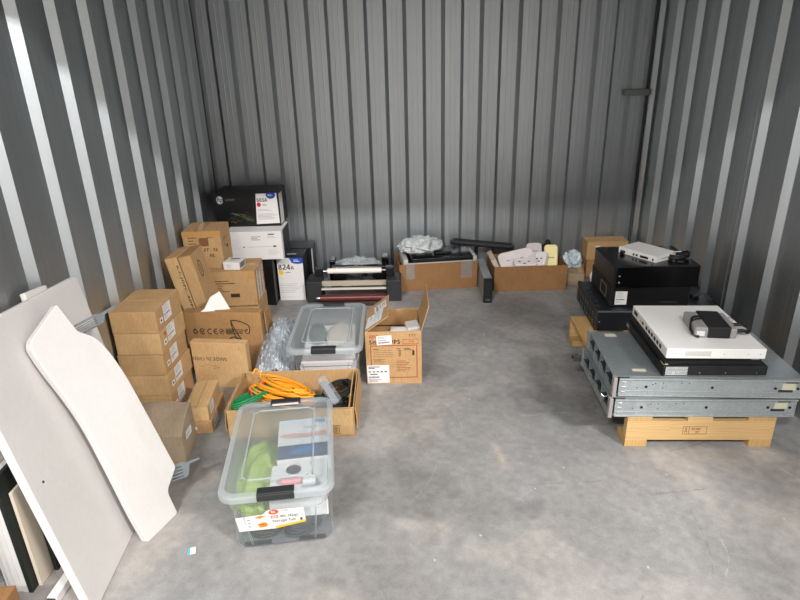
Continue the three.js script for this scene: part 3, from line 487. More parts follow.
// things inside the first tub (each rests in it, so each is its own thing)
const inTub = (T, lx, ly, lz) => { const a = T.yaw * D2R; return [T.at[0] + Math.cos(a) * lx + Math.sin(a) * lz, ly, T.at[2] - Math.sin(a) * lx + Math.cos(a) * lz]; };
{
  const brochure = canvasTex(512, 640, (g, w, h) => {
    g.fillStyle = '#dcd8d5'; g.fillRect(0, 0, w, h); g.fillStyle = '#cfd6dd'; g.fillRect(0, 0, w, 110); g.fillStyle = '#8b9db0'; g.fillRect(380, 10, 110, 90); g.fillStyle = '#dcd8d5'; g.fillRect(60, 90, 420, 300);
    g.strokeStyle = '#39404a'; g.lineWidth = 5; g.font = 'italic 54px serif'; g.fillStyle = '#39404a'; g.fillText('Snell', 260, 170); g.fillStyle = '#d9a896'; g.beginPath(); g.moveTo(20, 260); g.bezierCurveTo(160, 200, 300, 300, 500, 220); g.lineTo(512, 330); g.bezierCurveTo(400, 290, 250, 360, 40, 300); g.closePath(); g.fill(); g.strokeStyle = '#9db4d0'; g.lineWidth = 6; for (let k = 0; k < 7; k++) { g.beginPath(); g.moveTo(120 + 40 * k, 320); g.bezierCurveTo(150 + 40 * k, 270, 160 + 40 * k, 370, 190 + 40 * k, 300); g.stroke(); }
    g.fillStyle = '#3f5270'; g.fillRect(0, 430, w, 210); g.fillStyle = '#2f6ea8'; g.beginPath(); g.ellipse(250, 520, 130, 50, -0.3, 0, 7); g.fill();
  });
  const g1 = thing('green_bag', 'crumpled green plastic bag inside the labelled storage tub', 'bag', inTub(tubA, -0.085, 0.03, -0.01), tubA.yaw);
  mesh('bag', lump(0.078, 0.098, 0.205, 6, 0.26, 2.4, -0.75, 72), M.greenCloth, g1);
  const b = thing('printed_box', 'flat product box with a hand picture inside the labelled storage tub', 'box', inTub(tubA, 0.07, 0.165, -0.085), tubA.yaw + 2);
  mesh('body', box(0.185, 0.06, 0.25), M.paper, b); decal('cover_print', brochure, 0.182, 0.246, b, [0, 0.0606, 0], [-90, 0, 0], false, 0.4);
  const s = thing('white_carton', 'plain white carton beside the product box inside the labelled tub', 'box', inTub(tubA, 0.06, 0.11, 0.125), tubA.yaw - 1); mesh('body', box(0.19, 0.1, 0.15), M.paper, s); mesh('grey_print', new THREE.CircleGeometry(0.026, 20).rotateX(-Math.PI / 2).translate(-0.02, 0.1006, -0.045), M.steelDark, s);
  mesh('red_print', box(0.001, 0.05, 0.03, 0.0952, 0.02, 0.03, 0), std(0x8a3b40, 0.6), s);
  const r = thing('pink_cable', 'short pink cable with a white plug on the carton in the tub', 'cable', inTub(tubA, 0.055, 0.211, 0.155), tubA.yaw);
  mesh('cable', turned(new THREE.CapsuleGeometry(0.012, 0.05, 6, 14), 0, 0, 90, -0.02, 0.012, 0), M.pink, r); mesh('plug', box(0.045, 0.02, 0.032, 0.042, 0.001, 0.002, 0.006), M.whitePaint, r); mesh('cord', tube([V(0.06, 0.01, 0), V(0.075, 0.008, 0.02), V(0.05, 0.006, 0.03), V(0.02, 0.006, 0.028)], 0.0025, 20, 6), M.greyPlastic, r);
  for (let k = 0; k < 5; k++) {
    const pts = []; const n = 40, R0 = 0.05 + 0.01 * k; for (let i = 0; i < n; i++) { const a = i / n * Math.PI * 6; pts.push(V(Math.cos(a) * (R0 + 0.006 * Math.sin(a * 2.3 + k)), 0.008 + i / n * 0.03 + 0.003 * Math.sin(a * 1.7), Math.sin(a) * 0.042)); }
    const c = thing('dark_cable', 'coiled dark cable at the bottom of the labelled storage tub', 'cable', inTub(tubA, [-0.07, 0.06, 0.01, 0.07, -0.02][k], [0.008, 0.01, 0.055, 0.058, 0.055][k], [0.135, 0.14, 0.12, 0.0, -0.13][k] - (k > 1 ? 0.03 : 0)), tubA.yaw + 30 * k, 'dark cables in the labelled tub');
    mesh('cord', tube(pts, 0.0055, 160, 7), k % 2 ? std(0x30343c, 0.5) : M.charcoal, c); const p = mesh('plug', box(0.02, 0.014, 0.03, R0, 0.03, 0.01, 0.003), k === 0 ? M.bright : k === 2 ? M.pink : M.black, c);
  }
}
const tubB = { at: [-0.347, 0, -2.742], yaw: -0.1, w: 0.36, d: 0.565, h: 0.285, bw: 0.3, bd: 0.42 };
tub('storage_tub', 'clear plastic storage tub with a grey lid full of pale papers beside bubble wrap', tubB.at, tubB.yaw, tubB);
for (let k = 0; k < 6; k++) {
  const p = thing('paper_pad', `pale pinkish paper pad in the tub by the bubble wrap, ${['bottom', 'second', 'third', 'fourth', 'fifth', 'top'][k]} of six`, 'paper', inTub(tubB, 0.004 * (k % 3 - 1), 0.012 + k * 0.031, 0.006 * ((k * 2) % 3)), tubB.yaw + 2 * (k % 3 - 1), 'paper pads in the tub');
  const g = new RoundedBoxGeometry(0.255, 0.028, 0.36, 3, 0.008), q = g.attributes.position; for (let i = 0; i < q.count; i++) q.setY(i, q.getY(i) + 0.0025 * Math.sin(q.getX(i) * 30 + k * 2) * Math.cos(q.getZ(i) * 20 + k));
  mesh('pad', g.translate(0, 0.0165, 0), std([0xeadfdc, 0xe6d6d4, 0xefe8e4][k % 3], 0.8), p);
}
{
  const p = thing('grey_pouch', 'dark grey pouch lying on the papers inside the lidded tub', 'pouch', inTub(tubB, -0.065, 0.2, -0.03), 8); mesh('pouch', lump(0.045, 0.02, 0.12, 9, 0.15, 3, -0.6), std(0x6f7a78, 0.7), p);
  const q = thing('beige_pouch', 'beige padded pouch lying on the papers inside the lidded tub', 'pouch', inTub(tubB, 0.045, 0.2, -0.02), -5); mesh('pouch', lump(0.06, 0.022, 0.14, 12, 0.15, 3, -0.6), std(0xd8cdc0, 0.7), q);
}
// bubble wrap heaped between the cartons and the second tub
{
  const t = thing('bubble_wrap', 'crumpled heap of clear bubble wrap between the cartons and the lidded tub', 'bubble wrap', [-0.605, 0, -2.74]);
  const nu = 110, nv = 170, pos = [], idx = [];
  for (let j = 0; j <= nv; j++) for (let i = 0; i <= nu; i++) {
    const u = i / nu, v = j / nv, z = 0.19 - 0.4 * v, xl = -0.125 + 0.05 * v, xr = 0.095 - 0.01 * v;       // v: towards the back
    let x = xl + (xr - xl) * u; const prof = Math.pow(Math.sin(Math.PI * Math.min(1, Math.max(0, u * 0.94 + 0.03))), 0.3) * Math.pow(Math.sin(Math.PI * Math.min(1, v * 0.9 + 0.06)), 0.25);
    const fold = fbm(u * 5 + 1, v * 7, 4, 71) - 0.5, sharp = Math.abs(fbm(u * 4 + 9, v * 6 + 3, 3, 73) - 0.5);
    let y = prof * (0.2 + 0.13 * v) + prof * (0.09 * fold - 0.09 * sharp);
    const bu = u * 19, bv = v * 38 + (Math.floor(bu) % 2) * 0.5, cx = bu - Math.floor(bu) - 0.5, cz = bv - Math.floor(bv) - 0.5, rr2 = cx * cx + cz * cz;
    y += rr2 < 0.17 ? 0.0042 * Math.sqrt(1 - rr2 / 0.17) * Math.min(1, prof * 3) : 0; x += 0.02 * (fbm(v * 8, u * 4, 3, 77) - 0.5) * Math.sin(Math.PI * u);
    pos.push(x, Math.max(0.001, y), z);
  }
  for (let j = 0; j < nv; j++) for (let i = 0; i < nu; i++) { const a = j * (nu + 1) + i, b = a + 1, c = a + nu + 1, d = c + 1; idx.push(a, b, c, b, d, c); }
  const g = new THREE.BufferGeometry(); g.setAttribute('position', new THREE.Float32BufferAttribute(pos, 3)); g.setIndex(idx); g.computeVertexNormals();
  mesh('sheet', g, phys({ color: 0xd3d8dc, roughness: 0.16, transmission: 0.74, thickness: 0, ior: 1.5, side: THREE.DoubleSide }), t);
  const g2 = g.clone().scale(0.86, 0.88, 0.9); mesh('inner_layer', g2, phys({ color: 0xb9bfc4, roughness: 0.3, transmission: 0.45, thickness: 0, ior: 1.5, side: THREE.DoubleSide }), t);
}
// ---------------------------------------------------------------- open cartons
// wall boards round an opening; returns the group
function openCarton(name, label, at, yaw, [w, h, d], mat, k = 0.005) {
  const t = thing(name, label, 'box', at, yaw);
  mesh('bottom', box(w - 2 * k, k, d - 2 * k, 0, 0, 0, 0.001), mat, t);
  mesh('front_wall', box(w, h, k, 0, 0, d / 2 - k / 2, 0.0015), mat, t); mesh('back_wall', box(w, h, k, 0, 0, -d / 2 + k / 2, 0.0015), mat, t);
  for (const s of [-1, 1]) mesh('side_wall', box(k, h, d - 2 * k, s * (w / 2 - k / 2), 0, 0, 0.0015), mat, t);
  return t;
}
function hinged(parent, w, len, mat, [x, y, z], rot, k = 0.004) {        // a flap hinged at the point, lying along +y before turning; rot: Euler degrees, order YXZ
  const m = mesh('flap', box(w, len, k, 0, 0, 0, 0.0012), mat, parent); m.position.set(x, y, z); m.rotation.set(rot[0] * D2R, rot[1] * D2R, rot[2] * D2R, 'YXZ'); return m;
}
const cableBoxAt = [-0.468, 0, -2.336];
{
  const w = 0.545, h = 0.146, d = 0.345, t = openCarton('cable_carton', 'low open carton full of orange, green and black cables', cableBoxAt, -0.2, [w, h, d], M.card);
  hinged(t, w * 0.98, 0.125, M.cardPale, [0, h - 0.002, d / 2 + 0.006], [177, 0, 0]);
  mesh('side_flap', box(0.005, h * 0.96, d * 0.96, w / 2 - 0.022, 0, 0, 0.001), M.cardPale, t);
  hinged(t, d * 0.96, 0.11, M.card, [w / 2 + 0.005, h - 0.002, 0], [176, 90, 0]); hinged(t, d * 0.96, 0.1, M.card, [-w / 2 - 0.005, h - 0.002, 0], [176, -90, 0]);
  decal('stamp', canvasTex(64, 96, (g) => { g.clearRect(0, 0, 64, 96); g.strokeStyle = '#5a3a1c'; g.lineWidth = 4; g.strokeRect(6, 6, 52, 84); lines(g, 14, 20, 36, 5, 13, 5, '#5a3a1c'); }), 0.03, 0.045, t, [0.195, 0.05, d / 2 + 0.0185], [-3, 0, 0], true);
}
const inCable = (x, y, z) => [cableBoxAt[0] + x, y, cableBoxAt[2] + z];
function coil(turns, rx, rz, wob, lift, s, ph = 0) { const o = [], n = turns * 18; for (let i = 0; i <= n; i++) { const a = i / 18 * Math.PI * 2 + ph, k = Math.floor(i / 18); const j = (q) => hash(k, q, s) - 0.5, jr = 1 + wob * j(1); o.push(V(Math.cos(a) * rx * jr + 0.5 * wob * rx * j(2), lift * (0.5 + 0.5 * Math.sin(a + 0.7)) + 0.0045 * k * 0.9 + 0.02 * wob * j(3), Math.sin(a) * rz * jr + wob * rz * j(4))); } return o; }
{
  const o = thing('orange_cable', 'bundle of orange network cable with a red tie in the open carton', 'cable', inCable(-0.065, 0.085, 0.01), -32);
  mesh('cord', tube(coil(16, 0.135, 0.05, 0.6, 0.03, 5).map((p) => p.setY(Math.min(p.y, 0.09))), 0.0042, 1100, 7), M.orange, o); mesh('loose_end', tube([V(-0.12, 0.05, -0.02), V(-0.15, 0.09, -0.03), V(-0.16, 0.12, -0.015), V(-0.165, 0.1, 0.0)], 0.004, 30, 7), M.orange, o); mesh('red_tie', tube([V(-0.1, 0.02, -0.035), V(-0.1, 0.07, 0.0), V(-0.1, 0.02, 0.035)], 0.007, 20, 8), M.red, o);
  const o2 = thing('orange_cable', 'second orange network cable coil lying across the orange bundle', 'cable', inCable(-0.04, 0.135, 0.0), -42, 'orange network cables');
  o.userData.group = 'orange network cables'; mesh('cord', tube(coil(8, 0.125, 0.04, 0.6, 0.03, 15, 1), 0.0042, 600, 7), M.orange, o2);
  const g = thing('green_cable', 'coiled green network cable beside the orange bundle', 'cable', inCable(-0.19, 0.1, 0.03), 42); mesh('cord', tube(coil(8, 0.1, 0.04, 0.25, 0.03, 8), 0.0045, 420, 7), M.green, g); mesh('plug', box(0.012, 0.01, 0.024, 0.085, 0.03, 0.0, 0.002), M.clear, g); mesh('tie', tube([V(0, 0.0, -0.045), V(0, 0.05, -0.02), V(0, 0.03, 0.0)], 0.003, 12, 6), M.red, g);
  const g2 = thing('dark_green_cable', 'small dark green cable coil between orange and black cables', 'cable', inCable(0.06, 0.09, 0.04), 20); mesh('cord', tube(coil(4, 0.055, 0.03, 0.3, 0.02, 21), 0.0045, 240, 7), std(0x0b4030, 0.5), g2); mesh('plug', box(0.014, 0.01, 0.022, 0.03, 0.03, -0.02, 0.002), M.clear, g2);
  for (let k = 0; k < 4; k++) { const b = thing('black_cable', 'coiled black power cable in the open carton', 'cable', inCable([0.16, 0.12, 0.19, -0.08][k], [0.055, 0.02, 0.095, 0.012][k], [0.02, -0.05, -0.03, 0.0][k]), 25 * k, 'black power cables in the open carton'); mesh('cord', tube(coil(6, k === 3 ? 0.13 : 0.07 - 0.008 * (k === 2), 0.06, 0.3, 0.02, 30 + k), 0.0055, 420, 7), M.blackMatte, b); mesh('plug', box(0.03, 0.022, 0.04, 0.06, 0.02, 0, 0.005), M.black, b); }
  const p = thing('blister_pack', 'clear blister pack with a white card sticking out of the cable carton', 'package', inCable(0.135, 0.12, 0.03), 0);
  const a = mesh('card', box(0.03, 0.13, 0.004, 0, 0, -0.012, 0.0015), M.greyPlastic, p), b = mesh('blister', loftRings([ringPts(0.055, 0.05, 0.015, 0), ringPts(0.05, 0.046, 0.018, 0.14), ringPts(0.03, 0.028, 0.012, 0.152)], true, true), M.clear, p); for (const m of [a, b]) { m.rotation.set(-1.0, 0, 0.55, 'YXZ'); m.position.set(0.055, -0.005, 0.05); }
}
// carton of an uninterruptible power supply, flaps up
const upsFront = canvasTex(1024, 1024, (g, w, h) => {
  g.clearRect(0, 0, w, h); g.strokeStyle = '#a2381c'; g.lineWidth = 16; g.strokeRect(85, 250, 860, 650); g.lineWidth = 9; g.strokeRect(690, 130, 280, 90); g.fillStyle = '#c4482a'; g.font = 'bold 64px sans-serif'; g.textBaseline = 'middle'; g.fillText('750', 800, 178); g.fillStyle = '#a2381c'; g.font = 'bold 92px sans-serif'; g.fillText('APC', 60, 70); g.fillStyle = '#1f1712'; g.font = 'bold 116px sans-serif'; g.fillText('Smart-UPS', 56, 178, 600); g.font = 'bold 60px sans-serif'; g.fillText('T T T', 800, 60);
  g.fillStyle = 'rgba(70,45,22,.85)'; lines(g, 130, 310, 160, 1, 9, 12, 'rgba(60,40,20,.9)'); lines(g, 560, 310, 120, 1, 9, 12, 'rgba(60,40,20,.9)'); lines(g, 700, 310, 200, 2, 24, 10, 'rgba(60,40,20,.8)'); for (let k = 0; k < 4; k++) { g.fillRect(130, 345 + k * 38, 360, 5); g.fillRect(600, 340 + k * 34, 50, 14); } g.fillRect(860, 350, 40, 100);
  lines(g, 560, 560, 300, 7, 34, 10, 'rgba(150,60,30,.75)'); lines(g, 130, 520, 240, 3, 24, 8, 'rgba(60,40,20,.6)');
});
const upsLabel = canvasTex(256, 256, (g, w, h) => { g.fillStyle = '#dcd8d5'; g.fillRect(0, 0, w, h); g.fillStyle = '#262322'; g.fillRect(16, 18, 130, 12); g.fillRect(16, 40, 70, 12); for (let k = 0; k < 5; k++) g.fillRect(16 + k * 46, 86, 30, 16); g.fillRect(30, 122, 90, 14); barcode(g, 20, 160, 120, 26); lines(g, 20, 200, 160, 4, 12, 5); });
const slipTex = canvasTex(128, 96, (g) => { g.fillStyle = '#dcd8d5'; g.fillRect(0, 0, 128, 96); lines(g, 14, 20, 90, 3, 12, 3, '#a29e9b'); lines(g, 14, 70, 60, 1, 9, 4, '#6a6663'); });
const paperPrint = canvasTex(128, 128, (g) => { g.fillStyle = '#dcd8d5'; g.fillRect(0, 0, 128, 128); lines(g, 12, 14, 90, 3, 12, 4); g.fillStyle = '#9c4a34'; g.fillRect(12, 60, 70, 8); barcode(g, 14, 84, 90, 24); });
{
  const w = 0.276, h = 0.29, d = 0.29, t = openCarton('power_supply_carton', 'open brown carton with a red printed frame and flaps standing up', [-0.02, 0, -2.75], -0.9, [w, h, d], M.card);
  decal('front_print', upsFront, 0.27, 0.28, t, [0, 0.143, d / 2 + 0.0008], [0, 0, 0], true); decal('shipping_label', upsLabel, 0.11, 0.1, t, [-0.08, 0.058, d / 2 + 0.0014], [0, 0, 0]); const lb = decal('torn_label', paperPrint, 0.075, 0.05, t, [-0.045, 0.245, d / 2 + 0.0016], [0, 0, 4]);
  hinged(t, d, 0.135, M.card, [w / 2, h, 0], [16, 90, 0]);                       // right flap, tipped outwards
  const lf = hinged(t, d, 0.14, M.card, [-w / 2 + 0.003, h - 0.002, 0], [54, 90, 0]);   // left flap, tipped over the opening
  hinged(t, w - 0.03, 0.1, M.cardDark, [0.006, h - 0.006, d / 2 - 0.009], [-118, 0, 0]);   // front flap folded in
  hinged(t, w - 0.03, 0.08, M.cardDark, [0.004, h - 0.004, -d / 2 + 0.01], [168, 0, 0]);  // back flap folded down inside
  for (const [k, u, v, r] of [[0, 0.045, 0.088, 6], [1, -0.06, 0.055, -5]]) { const q = decal(k ? 'packing_slip' : 'shipping_label', k ? slipTex : paperPrint, k ? 0.13 : 0.1, k ? 0.1 : 0.075, lf, [u, v, -0.0032], [0, 180, r]); }
  const f = thing('white_packing', 'white moulded packing showing inside the power supply carton', 'packing', [0.03, 0.006, -2.75], -3);
  mesh('block', box(0.16, 0.2, 0.16, 0, 0, 0, 0.012), M.whitePaint, f); mesh('handle', [turned(box(0.07, 0.05, 0.1, 0, 0, 0, 0.01), 0, 12, 4, 0.05, 0.2, -0.02), box(0.1, 0.03, 0.07, -0.02, 0.2, 0.0, 0.008)], M.whitePaint, f);
}

// ---------------------------------------------------------------- roller unit and plastic-wrapped part by the back wall
{
  const t = thing('roller_unit', 'printer transfer unit with a white roller, a dark red roller and grey side frames', 'printer part', [-0.285, 0, -3.82], -1.5);
  for (const s of [-1, 1]) { mesh('side_frame', box(0.1, 0.15, 0.17, s * 0.27, 0, 0.01, 0.006), M.charcoal, t); const e = mesh('end_block', box(0.055, 0.06, 0.06, s * 0.245, 0.15, -0.03, 0.005), M.black, t); mesh('axle', turned(cyl(0.006, 0.05, 12), 0, 0, 90, s * 0.21, 0.045, 0).translate(0, 0.138, -0.03), M.bright, t); }
  mesh('white_roller', [turned(cyl(0.019, 0.37, 28), 0, 0, 90, 0, 0.183, -0.03), turned(cyl(0.0205, 0.01, 28), 0, 0, 90, -0.12, 0.183, -0.03)], std(0xe8ddd2, 0.5), t);
  mesh('upper_bar', [box(0.44, 0.035, 0.018, 0, 0.1, 0.04, 0.003), box(0.06, 0.03, 0.02, -0.05, 0.1, 0.044, 0.002)], std(0xa89c8c, 0.55), t);
  mesh('lower_bar', box(0.44, 0.012, 0.02, 0, 0.085, 0.075, 0.002), std(0xc9c2b8, 0.5), t);
  mesh('red_roller', turned(cyl(0.022, 0.44, 28), 0, 0, 90, 0, 0.052, 0.145), std(0x5a2420, 0.35), t); mesh('roller_tip', turned(cyl(0.008, 0.03, 14), 0, 0, 90, -0.232, 0.052, 0.145), M.bright, t);
  mesh('base_tray', box(0.43, 0.03, 0.3, 0, 0, 0.02, 0.004), std(0x3a2523, 0.5), t);
  const k = thing('wrapped_drum', 'black printer drum in crinkled clear plastic behind the roller unit', 'printer part', [-0.265, 0, -4.06], -2);
  mesh('drum', [box(0.42, 0.17, 0.12, 0, 0, 0, 0.02), box(0.05, 0.22, 0.1, 0.19, 0, -0.02, 0.01), box(0.04, 0.2, 0.1, -0.19, 0, -0.02, 0.01)], M.blackGloss, k);
  mesh('plastic_wrap', lump(0.205, 0.12, 0.07, 17, 0.3, 7, -0.75, 90), phys({ color: 0xeef1f3, roughness: 0.08, transmission: 0.8, thickness: 0, side: THREE.DoubleSide }), k);
}
// ---------------------------------------------------------------- cartons along the back wall
{
  const at = [0.289, 0, -4.06], w = 0.555, h = 0.197, d = 0.28, t = openCarton('display_carton', 'long open brown carton holding a black screen and a grey mailer', at, 5.4, [w, h, d], M.cardRed);
  mesh('clear_tape', box(0.06, 0.11, 0.0008, -0.2, h - 0.11, d / 2 + 0.0008, 0), M.clear, t); mesh('clear_tape', box(0.08, 0.12, 0.0008, 0.2, h - 0.12, d / 2 + 0.0008, 0), M.clear, t);
  const s = thing('black_screen', 'black flat screen lying in foam on the long back carton', 'monitor', [0.3, 0.15, -4.06], 5.4);
  mesh('panel', box(0.44, 0.035, 0.24, 0.02, 0.045, 0, 0.008), M.blackGloss, s); mesh('stand_mount', box(0.12, 0.02, 0.1, 0.04, 0.08, 0, 0.006), M.black, s);
  for (const q of [-1, 1]) mesh('foam_end', box(0.035, 0.075, 0.23, q * 0.245 + 0.005, 0, 0, 0.006), std(0xb9b7b4, 0.8), s);
  mesh('foam_edge', box(0.46, 0.02, 0.012, 0, 0.03, 0.122, 0.003), std(0xbdbab6, 0.8), s);
  const b = thing('plastic_mailer', 'crumpled pale grey plastic mailer lying on the black screen', 'mailer', [0.168, 0.266, -4.06], 8);
  mesh('bag', lump(0.16, 0.055, 0.11, 23, 0.55, 3.4, -0.4, 90), std(0xc3c6c6, 0.5), b);
  const o = thing('slim_case', 'slim black-fronted case standing between the two back cartons', 'computer', [0.612, 0, -3.87], -1.5);
  mesh('body', box(0.056, 0.168, 0.44, 0, 0, 0, 0.003), std(0x8f9394, 0.4, 0.3), o); const fr = mesh('front_panel', box(0.058, 0.172, 0.014, 0, 0, 0.226, 0.003), M.black, o);
  for (let k = 0; k < 6; k++) mesh('vent_slot', box(0.034, 0.006, 0.003, 0, 0.03 + k * 0.022, 0.233, 0.001), M.charcoal, o); mesh('badge', box(0.03, 0.004, 0.002, 0, 0.02, 0.234, 0.0005), M.greyPlastic, o);
  const bar = thing('black_bar', 'long flat black bar lying across the tops of the back cartons', 'sound bar', [0.63, 0.215, -4.12], -4);
  const bm = mesh('bar', box(0.46, 0.034, 0.07, 0, 0, 0, 0.008), M.black, bar), gl = mesh('grille', box(0.42, 0.004, 0.045, 0, 0.033, 0, 0.002), M.blackMatte, bar), se = mesh('seam', box(0.4, 0.004, 0.002, 0, 0.02, 0.035, 0.0005), M.steelDark, bar); for (const m of [bm, gl, se]) m.rotation.z = -0.1; bar.position.y = 0.25;
}
const phoneBase = (name, label, at, yaw, tilt, [w, d], c, dots = false) => { const t = thing(name, label, 'device', at, yaw), g = new THREE.Group(); g.name = 'shell'; t.add(g); g.rotation.set(tilt[0] * D2R, 0, tilt[1] * D2R); const m = std(c, 0.45);
  mesh('casing', extrude(rounded([[-w / 2, -d / 2], [w / 2, -d / 2], [w / 2, d / 2], [-w / 2, d / 2]], Math.min(w, d) * 0.32), 0.035, 0.008).rotateX(-Math.PI / 2), m, g); for (let k = 0; k < 3; k++) { const q = mesh(dots ? 'socket' : 'vent', box(dots ? 0.016 : 0.022, 0.003, 0.008, -w * 0.25 + k * w * 0.2, 0.034, dots ? (k % 2) * 0.02 : 0.01, 0.001), dots ? M.black : std(0x9d9591, 0.6), g); } return t; };
{
  const t = openCarton('device_carton', 'shorter open brown carton of pale telephones and adapters at the back', [0.933, 0, -3.99], 0.2, [0.505, 0.181, 0.3], M.cardRed);
  const fill = thing('crumpled_filler', 'crumpled brown paper filling the shorter back carton', 'paper', [0.933, 0.006, -3.99]); mesh('paper', lump(0.235, 0.085, 0.13, 31, 0.2, 4, -0.7), M.cardPale, fill);
  phoneBase('white_router', 'white rounded router tilted in the shorter back carton', [0.86, 0.175, -3.99], 10, [35, 14], [0.25, 0.14], 0xe9dedb);
  phoneBase('white_handset', 'white handset cradle on top of the router in the carton', [0.99, 0.215, -4.02], -12, [30, 5], [0.11, 0.15], 0xdccfcd);
  phoneBase('white_switch_box', 'small white box with black sockets in the shorter back carton', [1.03, 0.19, -3.93], -25, [50, 25], [0.09, 0.11], 0xefe7e4, true);
  phoneBase('yellow_sponge', 'pale yellow rounded block standing in the shorter back carton', [1.1, 0.2, -3.97], -10, [62, 8], [0.095, 0.17], 0xe6d590);
  phoneBase('white_adapter', 'flat white adapter with dark buttons at the carton front', [0.9, 0.17, -3.9], 0, [25, 0], [0.16, 0.07], 0xe6deda, true);
  const j = thing('black_jacket', 'crumpled black bag behind the pale devices against the back wall', 'bag', [1.13, 0, -4.178], 0); mesh('bag', [lump(0.085, 0.135, 0.03, 37, 0.4, 3, -0.8), turned(lump(0.02, 0.03, 0.015, 38, 0.3, 3, -0.8), 0, 0, 8, 0.0, 0.215, 0)], M.blackMatte, j);
  const l = thing('book', 'pale book leaning inside the shorter back carton by its left end', 'book', [0.735, 0.1, -3.97], 0); const lb = mesh('cover', box(0.035, 0.14, 0.2, 0, 0, 0, 0.003), std(0xc9b8aa, 0.7), l); lb.rotation.z = 0.45;
}
// ---------------------------------------------------------------- odds and ends in the right back corner
{
  const s = thing('scrap_carton', 'small torn brown carton on the floor under the blue plastic', 'box', [1.3, 0, -4.03], -15); mesh('body', box(0.12, 0.09, 0.24), M.cardGrey, s); const f = mesh('flap', box(0.11, 0.004, 0.08, 0.0, 0.092, 0.07, 0.001), M.card, s); f.rotation.x = 0.12; mesh('torn_edge', box(0.03, 0.003, 0.2, 0.03, 0.0905, 0, 0.001), M.cardEdge, s);
  const w = thing('plastic_scrap', 'crumpled pale blue plastic wrapping on the small torn carton', 'plastic', [1.29, 0.094, -4.08], 20); mesh('sheet', lump(0.07, 0.075, 0.06, 41, 0.6, 4.5, -0.5, 72), phys({ color: 0xc2ced3, roughness: 0.3, clearcoat: 0.4 }), w);
  const low = carton('base_carton', 'flat brown carton on the floor under the corner carton', [1.53, 0, -4.13], -2, [0.27, 0.138, 0.13], M.cardDark, { tape: false });
  const c = carton('corner_carton', 'brown carton with a hand hole in the right back corner', [1.532, 0.139, -4.13], -2, [0.29, 0.135, 0.14], M.card, { tape: false }); mesh('hand_hole', turned(new THREE.CapsuleGeometry(0.008, 0.026, 6, 14), 0, 0, 90, -0.07, 0.1, 0.0655), std(0xd9cbb8, 0.8), c);
  const r = thing('rolled_paper', 'white paper with a yellow corner lying before the corner carton', 'paper', [1.45, 0, -3.96], -30); mesh('paper', lump(0.06, 0.07, 0.05, 43, 0.4, 3, -0.5), M.paper, r); mesh('yellow_corner', lump(0.03, 0.03, 0.03, 44, 0.3, 3, -0.5).translate(0.03, 0.05, 0.03), std(0xe2bd6a, 0.6), r);
  const b = thing('grey_adapter', 'grey adapter box lying on the floor of the corner', 'adapter', [1.52, 0, -3.9], 15); mesh('body', box(0.1, 0.1, 0.06, 0, 0, 0, 0.006), M.greyPlastic, b); mesh('cord', tube([V(0.05, 0.03, 0), V(0.09, 0.04, 0.03), V(0.1, 0.01, 0.06)], 0.004, 16, 6), M.black, b);
}
// ---------------------------------------------------------------- pallet and everything on it
const grain = dataTex(256, (u, v) => { const q = v * 7 + 0.6 * fbm(u * 1.5, v * 5, 3, 81), k = Math.abs(Math.sin(q * 9 + 4 * fbm(u * 2, v * 12, 3, 83))), n = 226 - 16 * Math.pow(k, 6) + 20 * (fbm(u * 3, v * 60, 3, 85) - 0.5); return [n, n * 0.975, n * 0.93]; }, true, 256); grain.repeat.set(2.5, 4);
const grainZ = grain.clone(); grainZ.rotation = Math.PI / 2; grainZ.needsUpdate = true;
M.pine = std(0xe0bd88, 0.7, 0, { map: grain }); M.pine2 = std(0xd6b076, 0.7, 0, { map: grainZ });
const PAL = { at: [1.248, 0, -2.53], yaw: -3.1 };
{
  const t = thing('wooden_pallet', 'small pale pine pallet under the servers', 'pallet', PAL.at, PAL.yaw), w = 0.59, d = 1.03;
  for (let k = 0; k < 3; k++) { const bw = [0.1, 0.1, 0.11][k]; mesh('deck_board', box(bw, 0.02, d, [-w / 2 + 0.05, -0.005, w / 2 - 0.055][k], 0.122, 0, 0.002), k === 1 ? M.pine : M.pine2, t); }
  for (const z of [d / 2 - 0.018, 0, -d / 2 + 0.018]) mesh('stringer', box(w, 0.09, 0.036, 0, 0.032, z, 0.002), M.pine, t);
  for (const s of [-1, 1]) for (const z of [d / 2 - 0.05, 0, -d / 2 + 0.05]) mesh('foot_block', box(0.09, 0.032, 0.1, s * (w / 2 - 0.045), 0, z, 0.002), M.pine2, t);
  decal('stamp', canvasTex(256, 96, (g) => { g.clearRect(0, 0, 256, 96); g.strokeStyle = g.fillStyle = 'rgba(90,58,24,.85)'; g.lineWidth = 4; g.strokeRect(6, 8, 62, 80); g.strokeRect(68, 8, 180, 80); g.font = 'bold 30px sans-serif'; g.fillText('KZ-042', 92, 44); g.fillText('HT', 136, 78); g.beginPath(); g.moveTo(26, 74); g.lineTo(36, 20); g.lineTo(46, 74); g.stroke(); }), 0.1, 0.042, t, [-0.02, 0.08, d / 2 + 0.0008], [0, 0, 0], true);
}
